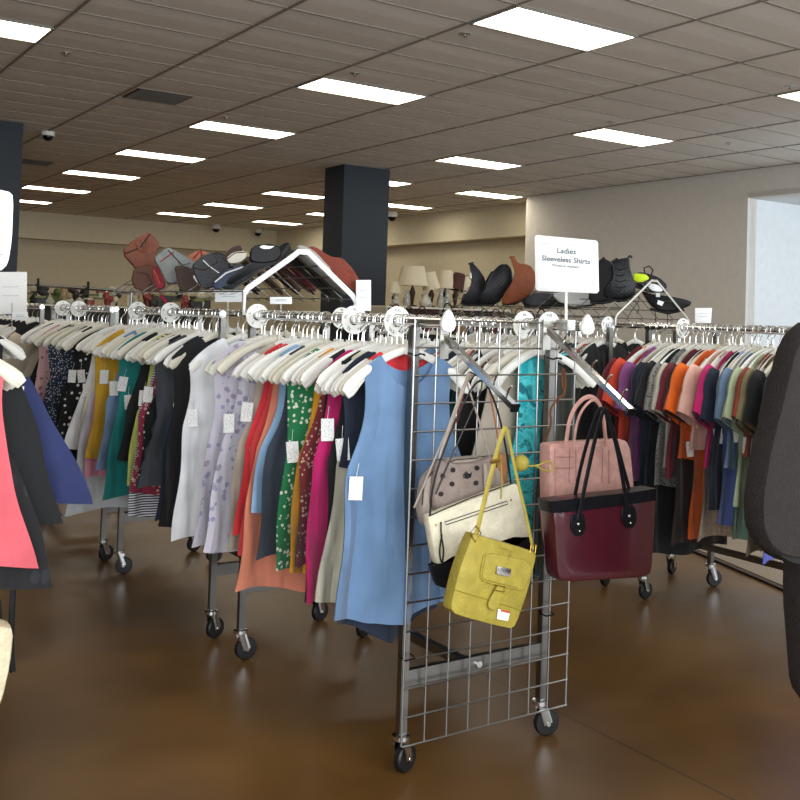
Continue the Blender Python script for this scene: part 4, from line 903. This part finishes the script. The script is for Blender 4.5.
MB().puff(outf([(633, 273), (646, 274), (650, 279), (640, 283), (634, 281)], p0+n*.03, n, .04), n, .04, .1, 1).build('side_panel', LIME, t)
MB().tube(outl([(645, 274), (644, 268), (649, 266), (653, 270), (651, 276)], p0+n*.03, n), .004, 6).build('lace_loop', BLACKP, t)
t, n, p0 = shoe2('sneaker', 'black and white running shoe hanging on the right slope', 'shoe', [(640, 290), (650, 294), (668, 296), (684, 299), (692, 302), (690, 306), (676, 311), (660, 311), (650, 306)], 3.90, BLACKP, [(650, 309), (668, 313), (684, 310)])
MB().puff(outf([(646, 283), (656, 284), (664, 289), (660, 293), (650, 290)], p0+n*.03, n, .04), n, .04, .1, 1).build('white_panel', PAPER, t)
mb = MB(); mb.puff(outl([(656, 293), (660, 293), (660, 297), (656, 297)], p0+n*.07, n), n, .002, .02, 0); mb.puff(outl([(658, 300), (664, 302), (662, 306), (657, 304)], p0+n*.07, n), n, .002, .02, 0); mb.build('size_sticker', PAPER, t)
t2 = thing('shoe_lace', 'black laces dangling under the grey tent rack', 'laces', unp(636, 305, p0, n))
for k, q in enumerate([[(637, 292), (640, 300), (632, 310), (628, 317)], [(655, 310), (656, 320), (654, 327)], [(667, 311), (668, 320), (666, 327)], [(633, 300), (640, 306), (637, 314)]]): strap(None, q, p0, n, .004, BLACKP, t2, .0, name='lace')

# ------------------------------------------------------------ signs
SF = plain('sign frame white', 'e4e4e0', .3); SG = plain('white sign card', 'e9ecec', .6); TX = plain('grey lettering', '6a6e72', .8)
p0 = un(566, 325, 0, XB); n = face(p0); n = (n+Vector((.0, 0, 0))).normalized()
P = [(535, 236), (597, 241), (598, 290), (594, 294), (538, 290), (535, 287)]
t = thing('store_sign', 'white framed sign reading Ladies Sleeveless Shirts above the grid', 'sign', p0)
MB().puff(outl([(534.5, 237), (536.5, 235), (596, 240.5), (598, 242.5), (599, 291), (597, 293.5), (538, 291), (535.5, 289)], p0, n), n, .008, .006, 0).build('frame', SF, t)
MB().puff(outl([(537.5, 239), (594.5, 244), (595.5, 290), (538, 288)], p0+n*.005, n), n, .002, .004, 0).build('card', SG, t)
c = outl([(566, 251), (566, 260), (566, 266), (540, 250), (590, 254)], p0+n*.0075, n); X = (c[4]-c[3]).normalized(); Y = n.cross(X)
text('Ladies', .0235, unp(566.5, 251.3, p0+n*.0075, n), X, Y, TX, t); text('Sleeveless Shirts', .0225, unp(566, 260, p0+n*.0075, n), X, Y, TX, t); text('Priced as marked', .0115, unp(565.5, 266, p0+n*.0075, n), X, Y, TX, t)
MB().tube(outl([(540, 243), (592, 247), (593, 287), (541, 284)], p0+n*.0065, n), .0008, 5, closed=True).build('inner_border', DULL, t)
MB().tube(outl([(566, 292), (566, 325)], p0, n), .0045, 8).build('pole', WHITEP, t)
MB().box(p0, (.03, .05, .03)).build('clamp', CHROME, t)
# left sign, cut by the frame
p0 = un(5, 230, 1, 1.75); n = face(p0); t = thing('store_sign', 'white rounded sign frame cut off at the left edge', 'sign', un(-20, 300, 1, 1.75))
MB().puff(outl([(-60, 180), (8, 191), (13.5, 196), (12, 240), (8, 264), (0, 272), (-60, 262)], p0, n), n, .008, .01, 1).build('frame', SF, t)
MB().tube(outl([(-55, 188), (4, 198), (3, 255), (-55, 250)], p0+n*.006, n), .001, 5, closed=True).build('inner_border', DULL, t)
MB().tube(outl([(-25, 265), (-25, 330)], p0, n), .005, 8).build('pole', WHITEP, t)

# straw bag and belt at the left edge
ST = plain('woven straw', 'd9ccaa', .8, 0, .6, 120, .12); p0 = un(5, 660, 1, 2.93); n = NY; P = [(-60, 628), (0, 624), (14, 627), (10, 665), (2, 700), (-6, 716), (-60, 730)]
t = bagroot('straw_bag', 'woven straw bag at the bottom left edge', 'bag', P, p0, n); MB().puff(outf(P, p0, n, .10), n, .10, .06, 1).build('body', ST, t)
mb = MB()
for k in range(9): mb.tube(outl([(-60, 632+10*k), (8-.3*k-.13*k*k, 631+9.4*k)], p0+n*.047, n), .002, 5)
mb.build('woven_rib', plain('straw rib', 'c4b48c', .8), t)
strap(None, [(-35, 628), (-40, 590), (-30, 560)], p0, n, .012, ST, t, .0, name='handle')
p0 = un(12, 600, 1, 3.04); t = thing('fabric_belt', 'black tie belt dangling under the coral dress', 'belt', unp(12, 670, p0, NY))
strap(None, [(14, 560), (13, 590), (11, 630), (11, 655), (13, 672)], p0, NY, .016, BLACKP, t, .0, .002, 2, 'band')
strap(None, [(0, 600), (1, 612), (0, 625)], p0, NY, .006, BLACKP, t, .0, .002, 2, 'band')

# dark coat on a tall rail at right edge
RC = Vector((2.30, 1.56, 1.44))
t = thing('garment_rail', 'tall single chrome rail at the right edge holding the dark coat', 'clothes rack', (RC.x, 1.1, 0))
MB().tube([(RC.x, .5, 1.44), (RC.x, 1.62, 1.44)], .014, 12).build('rail', CHROME, t)
for y in (.52,): MB().tube([(RC.x, y, 0), (RC.x, y, 1.44)], .013, 10).build('post', CHROME, t)
MB().tube([(RC.x+.16, 1.6, 1.44), (RC.x+.16, 1.6, .03), ], .013, 10).build('post', CHROME, t); MB().tube([(RC.x, 1.6, 1.44), (RC.x+.16, 1.6, 1.44)], .013, 10).build('top_bar', CHROME, t); MB().tube([(RC.x+.16, 1.62, .02), (RC.x+.16, .5, .02), (RC.x, .5, .02)], .013, 8).build('foot_bar', CHROME, t)
COAT = plain('brown black fleece', '1f1816', .95, 0, .5, 160, .15)
p0 = Vector((2.0, 1.54, 1)); n = NY
t = thing('winter_coat', 'dark brown fleece coat with bulky sleeve at the right edge', 'coat', (2.2, 1.54, .45))
MB().puff(outl([(820, 312), (806, 335), (800, 380), (796, 440), (794, 540), (793, 600), (797, 650), (800, 690), (815, 712), (990, 740), (1000, 420), (960, 320), (880, 292)], p0, n), n, .07, .02, 1).build('body', COAT, t)
MB().puff(outl([(806, 320), (794, 331), (785, 350), (773, 400), (760, 450), (752, 500), (753, 528), (760, 545), (774, 556), (800, 560), (812, 520), (822, 420), (822, 345)], p0+n*.045, n), n, .06, .06, 1).build('sleeve', COAT, t)
MB().puff(outl([(764, 536), (770, 554), (785, 562), (800, 564), (804, 556), (786, 545), (768, 530)], p0+n*.04, n), n, .05, .06, 1).build('cuff', plain('black rib knit', '08080a', .9), t)
o_ = hanger(RC.x, 1.54, 0, 'hanger holding the coat', 'white hanger inside the dark fleece coat', dz=1.44-RZ)

# ------------------------------------------------------------ background shelves
SHM = plain('shelf laminate', 'b5ad98', .5)
def shelf(a, b, y, lab, depth=.45, back=True, levels=(.35, .75)):
    A = un(a[0], a[1], 1, y); B_ = un(b[0], b[1], 1, y); zt = (A.z+B_.z)/2; t = thing('display_shelf', lab, 'shelf', ((A.x+B_.x)/2, y+depth/2, 0))
    MB().box(((A.x+B_.x)/2, y+depth/2, zt-.012), (B_.x-A.x, depth, .024)).build('top_board', plain('shelf edge', 'cfcab8', .5), t, smooth=False)
    for z in levels: MB().box(((A.x+B_.x)/2, y+depth/2, z), (B_.x-A.x, depth, .024)).build('shelf_board', SHM, t, smooth=False)
    for x in (A.x+.015, B_.x-.015): MB().box((x, y+depth/2, zt/2-.012), (.03, depth, zt-.026)).build('side_panel', SHM, t, smooth=False)
    MB().box(((A.x+B_.x)/2, y+depth-.01, zt/2-.012), (B_.x-A.x-.07, .02, zt-.026)).build('back_panel', plain('shelf back', '3a352c', .8), t, smooth=False)
    return A, B_, zt
A, B_, zt = shelf((386, 308), (512, 308), 12, 'pale display shelf of glassware and lampshades right of the column')
GL = nmat('clear glass')[0]; b = GL.node_tree.nodes['Principled BSDF']; b.inputs['Base Color'].default_value = (.85, .86, .80, 1); b.inputs['Transmission Weight'].default_value = .75; b.inputs['Roughness'].default_value = .12
LS = plain('lampshade cloth', 'd8ccaf', .8); 
def vase(p, h, r, mat, lab, name='glass_vase', cat='vase', grp=None):
    tag(MB().lathe(p, [(r*.7, 0), (r, h*.15), (r*1.05, h*.4), (r*.55, h*.7), (r*.5, h*.85), (r*.75, h), (r*.68, h), (r*.42, h*.84), (r*.9, h*.4), (r*.6, h*.03)], 14).build(name, mat), lab, cat, grp)
def lamp(p, h, r, lab, base=None, shade=LS, tilt=0):
    h *= 1.4; r *= 1.15
    t = thing('table_lamp', lab, 'lamp', p); MB().lathe(p, [(.07, 0), (.07, .015), (.02, .03), (.03, h*.25), (.045, h*.35), (.015, h*.5), (.012, h*.6)], 14).build('base', base or DKB, t)
    ax = Vector((tilt, 0, 1)).normalized(); MB().lathe(p+Z*h*.52, [(r, 0), (r*.72, h*.48), (r*.70, h*.48), (r*.97, 0)], 18, ax, cap=False).build('shade', shade, t)
yb = 12.22
def xs(px_): return un(px_, 305, 1, yb).x
for px_, h, r, lab, tl in ((412, .40, .19, 'lamp with wide pale drum shade nearest the column', 0), (431, .36, .11, 'lamp with cream cone shade tilted to the left', -.25), (445, .38, .11, 'lamp with plain cream shade beside the dark shade', 0)): lamp(Vector((xs(px_), yb, zt)), h, r, lab, tilt=tl)
lamp(Vector((xs(453), yb-.05, zt)), .36, .10, 'lamp with dark brown shade on glassware shelf', shade=plain('brown shade', '4a2a22', .8), tilt=.3)
lamp(Vector((xs(466), yb+.03, zt)), .33, .12, 'lamp with leaning cream shade beside black boot', tilt=-.3)
lamp(Vector((xs(398), yb+.1, zt)), .24, .08, 'small lamp with dark slim base beside the column')
for k, (px_, h, r) in enumerate(((391, .16, .05), (402, .22, .05), (419, .17, .06), (424, .14, .05), (436, .26, .055), (442, .25, .05), (461, .17, .05), (472, .14, .06), (480, .2, .05), (490, .16, .05))):
    vase(Vector((xs(px_), yb-.12, zt)), h, r, GL, 'clear glass vase standing on the lampshade shelf', grp='glass vases on the lampshade shelf')
t_ = thing('ceramic_urn', 'round white ceramic urn among the glass vases', 'urn', (xs(418), yb-.17, zt)); MB().ball(Vector((xs(418), yb-.17, zt+.07)), .07, 10).build('bowl', plain('white ceramic', 'c8c3b4', .3), t_); MB().lathe((xs(418), yb-.17, zt+.13), [(.04, 0), (.03, .03), (.045, .05)], 12).build('neck', plain('white ceramic', 'c8c3b4', .3), t_)
# mid distance handbag / clutter rows whose tops peek over the rails
BAGC = [leather('far black', '18181a'), leather('far brown', '4b3020'), leather('far grey', '6a6a66'), leather('far tan', '8b6c4c'), leather('far maroon', '53202a'), leather('far olive', '4c4a34')]
def farbag(p, w, h, mat, lab, grp):
    t = thing('handbag', lab, 'handbag', p, grp); n = face(p); X = Vector((-n.y, n.x, 0)) 
    MB().puff([p+X*a*w+Z*b*h for a, b in ((-.5, .02), (.5, .02), (.46, .62), (.3, .7), (-.3, .7), (-.46, .62))], n, .12, .12, 1).build('body', mat, t)
    MB().tube([p+X*(w*.25*cos(a))+Z*(h*.68+h*.3*sin(a)) for a in [k*pi/8 for k in range(9)]], .008, 6).build('handle', mat, t)
A2, B2, z2 = shelf((395, 336), (560, 336), 9.0, 'low display shelf of handbags behind the wire grid', levels=(.3, .6))
rr = random.Random(3)
COLN = ['black', 'brown', 'grey', 'tan', 'maroon', 'olive']
for k in range(13):
    x = A2.x+.12+k*(B2.x-A2.x-.24)/12; j = rr.randrange(6)
    farbag(Vector((x, 9.2, z2)), .2, .30+rr.uniform(-.05, .06), BAGC[j], 'small handbag standing in a row seen over the hangers behind the grid', 'handbags on the low shelf behind the grid')
# left background: shelves with trinkets
A3, B3, z3 = shelf((18, 303), (215, 309), 14.6, 'long far display shelf of ornaments at left', levels=(.4, .8))
TR = [plain('trinket green', '4f5a2c', .6), plain('trinket moss', '7d8446', .6), plain('trinket red', '8a3b34', .5), plain('trinket tan', '9b8763', .6), plain('trinket dark', '2a2724', .5), plain('trinket pale', 'b7b39c', .6)]
TN = ['dark green', 'moss green', 'dull red', 'tan', 'dark', 'pale']
for k in range(40):
    x = A3.x+.1+k*(B3.x-A3.x-.2)/39; j = rr.choice([0, 1, 1, 2, 3, 4, 4, 5]) if k < 16 else rr.choice([2, 3, 4, 4, 5]); h = rr.uniform(.1, .26); r = rr.uniform(.045, .075); p = Vector((x, 14.75+rr.uniform(-.03, .03), z3)); ty = rr.randrange(3)
    grp = 'ornaments on the long far shelf'; lab = 'small ornament standing on the long far shelf at left'
    if ty == 0: vase(p, h, r, TR[j], lab, 'ornament', 'ornament', grp)
    elif ty == 1:
        m_ = MB()
        for q in range(7): m_.ball(p+Vector((rr.uniform(-.05, .05), rr.uniform(-.04, .04), .08+rr.uniform(0, h*.6))), .05, 6)
        m_.lathe(p, [(.04, 0), (.055, .08), (.05, .08)], 10); tag(m_.build('potted_plant', TR[j]), 'small bushy potted plant on the long far shelf at left', 'plant', 'potted plants on the long far shelf')
    else:
        t = thing('ornament_box', 'small lidded box on the long far shelf at left', 'box', p, 'lidded boxes on the long far shelf')
        MB().box(p+Z*h*.35, (.13, .1, h*.7)).build('box_body', TR[j], t, smooth=False); MB().box(p+Z*(h*.7+.012), (.14, .11, .024)).build('lid', TR[(j+3) % 6], t, smooth=False)
# far wall shelf line along the back wall and tall pipe rail in front
t = thing('pipe_rail', 'long horizontal chrome pipe with clips in front of far shelf', 'rail', un(60, 287, 1, 7.0)+Z*-1.3)
a = un(-40, 279.5, 1, 7.0); b = un(135, 292, 1, 7.0); MB().tube([a, b], .011, 8).build('pipe', CHROME, t); a2 = un(30, 281, 1, 7.4); b2 = un(235, 289, 1, 9); 
for q in (0.02, .98): c = a+(b-a)*q; MB().tube([c, (c.x, c.y, 0)], .012, 8).build('post', STEEL, t)
m_ = MB()
for px_ in (2, 17, 38, 88): q = un(px_, 284+px_*.06, 1, 6.98); m_.tube([q+Z*.05, q-Z*.03], .008, 6)
m_.build('clip', BLACKP, t)
# small wire basket rack of trinkets beyond the middle topper
card([(12, 312), (28, 312), (28, 320), (12, 320)], 0, 'tiny white price card low at the left rail', y=6.4, pole=[(12, 303), (12, 330)])

# ------------------------------------------------------------ light
def area(name, loc, rot, sx, sy_, power, col):
    l = bpy.data.lights.new(name, 'AREA'); l.shape = 'RECTANGLE'; l.size = sx; l.size_y = sy_; l.energy = power; l.color = col
    o = bpy.data.objects.new(name, l); C.objects.link(o); o.location = loc; o.rotation_euler = rot; return o
area('window_light', (2, -2.6, 1.9), (math.radians(110), 0, 0), 13, 3.0, 760, (.93, .97, 1))
area('alcove_window_light', (12.2, 5.0, 2.2), (math.radians(90), 0, math.radians(-8)), 1.2, 2.2, 110, (.80, .9, 1))
w = bpy.data.worlds.new('world'); sc.world = w; w.use_nodes = True; w.node_tree.nodes['Background'].inputs[0].default_value = (.75, .85, 1, 1); w.node_tree.nodes['Background'].inputs[1].default_value = .9
sc.view_settings.view_transform = 'Standard'; sc.view_settings.look = 'None'; sc.view_settings.exposure = 0; sc.view_settings.gamma = 1
try: sc.cycles.use_denoising = True; sc.cycles.max_bounces = 7; sc.cycles.transparent_max_bounces = 8; sc.cycles.sample_clamp_indirect = 4
except Exception as e: print(e)
# unique mesh names stay plain; every repeat keeps Blender's own suffix
print('objects', len(bpy.data.objects), 'hangers', NH[0])
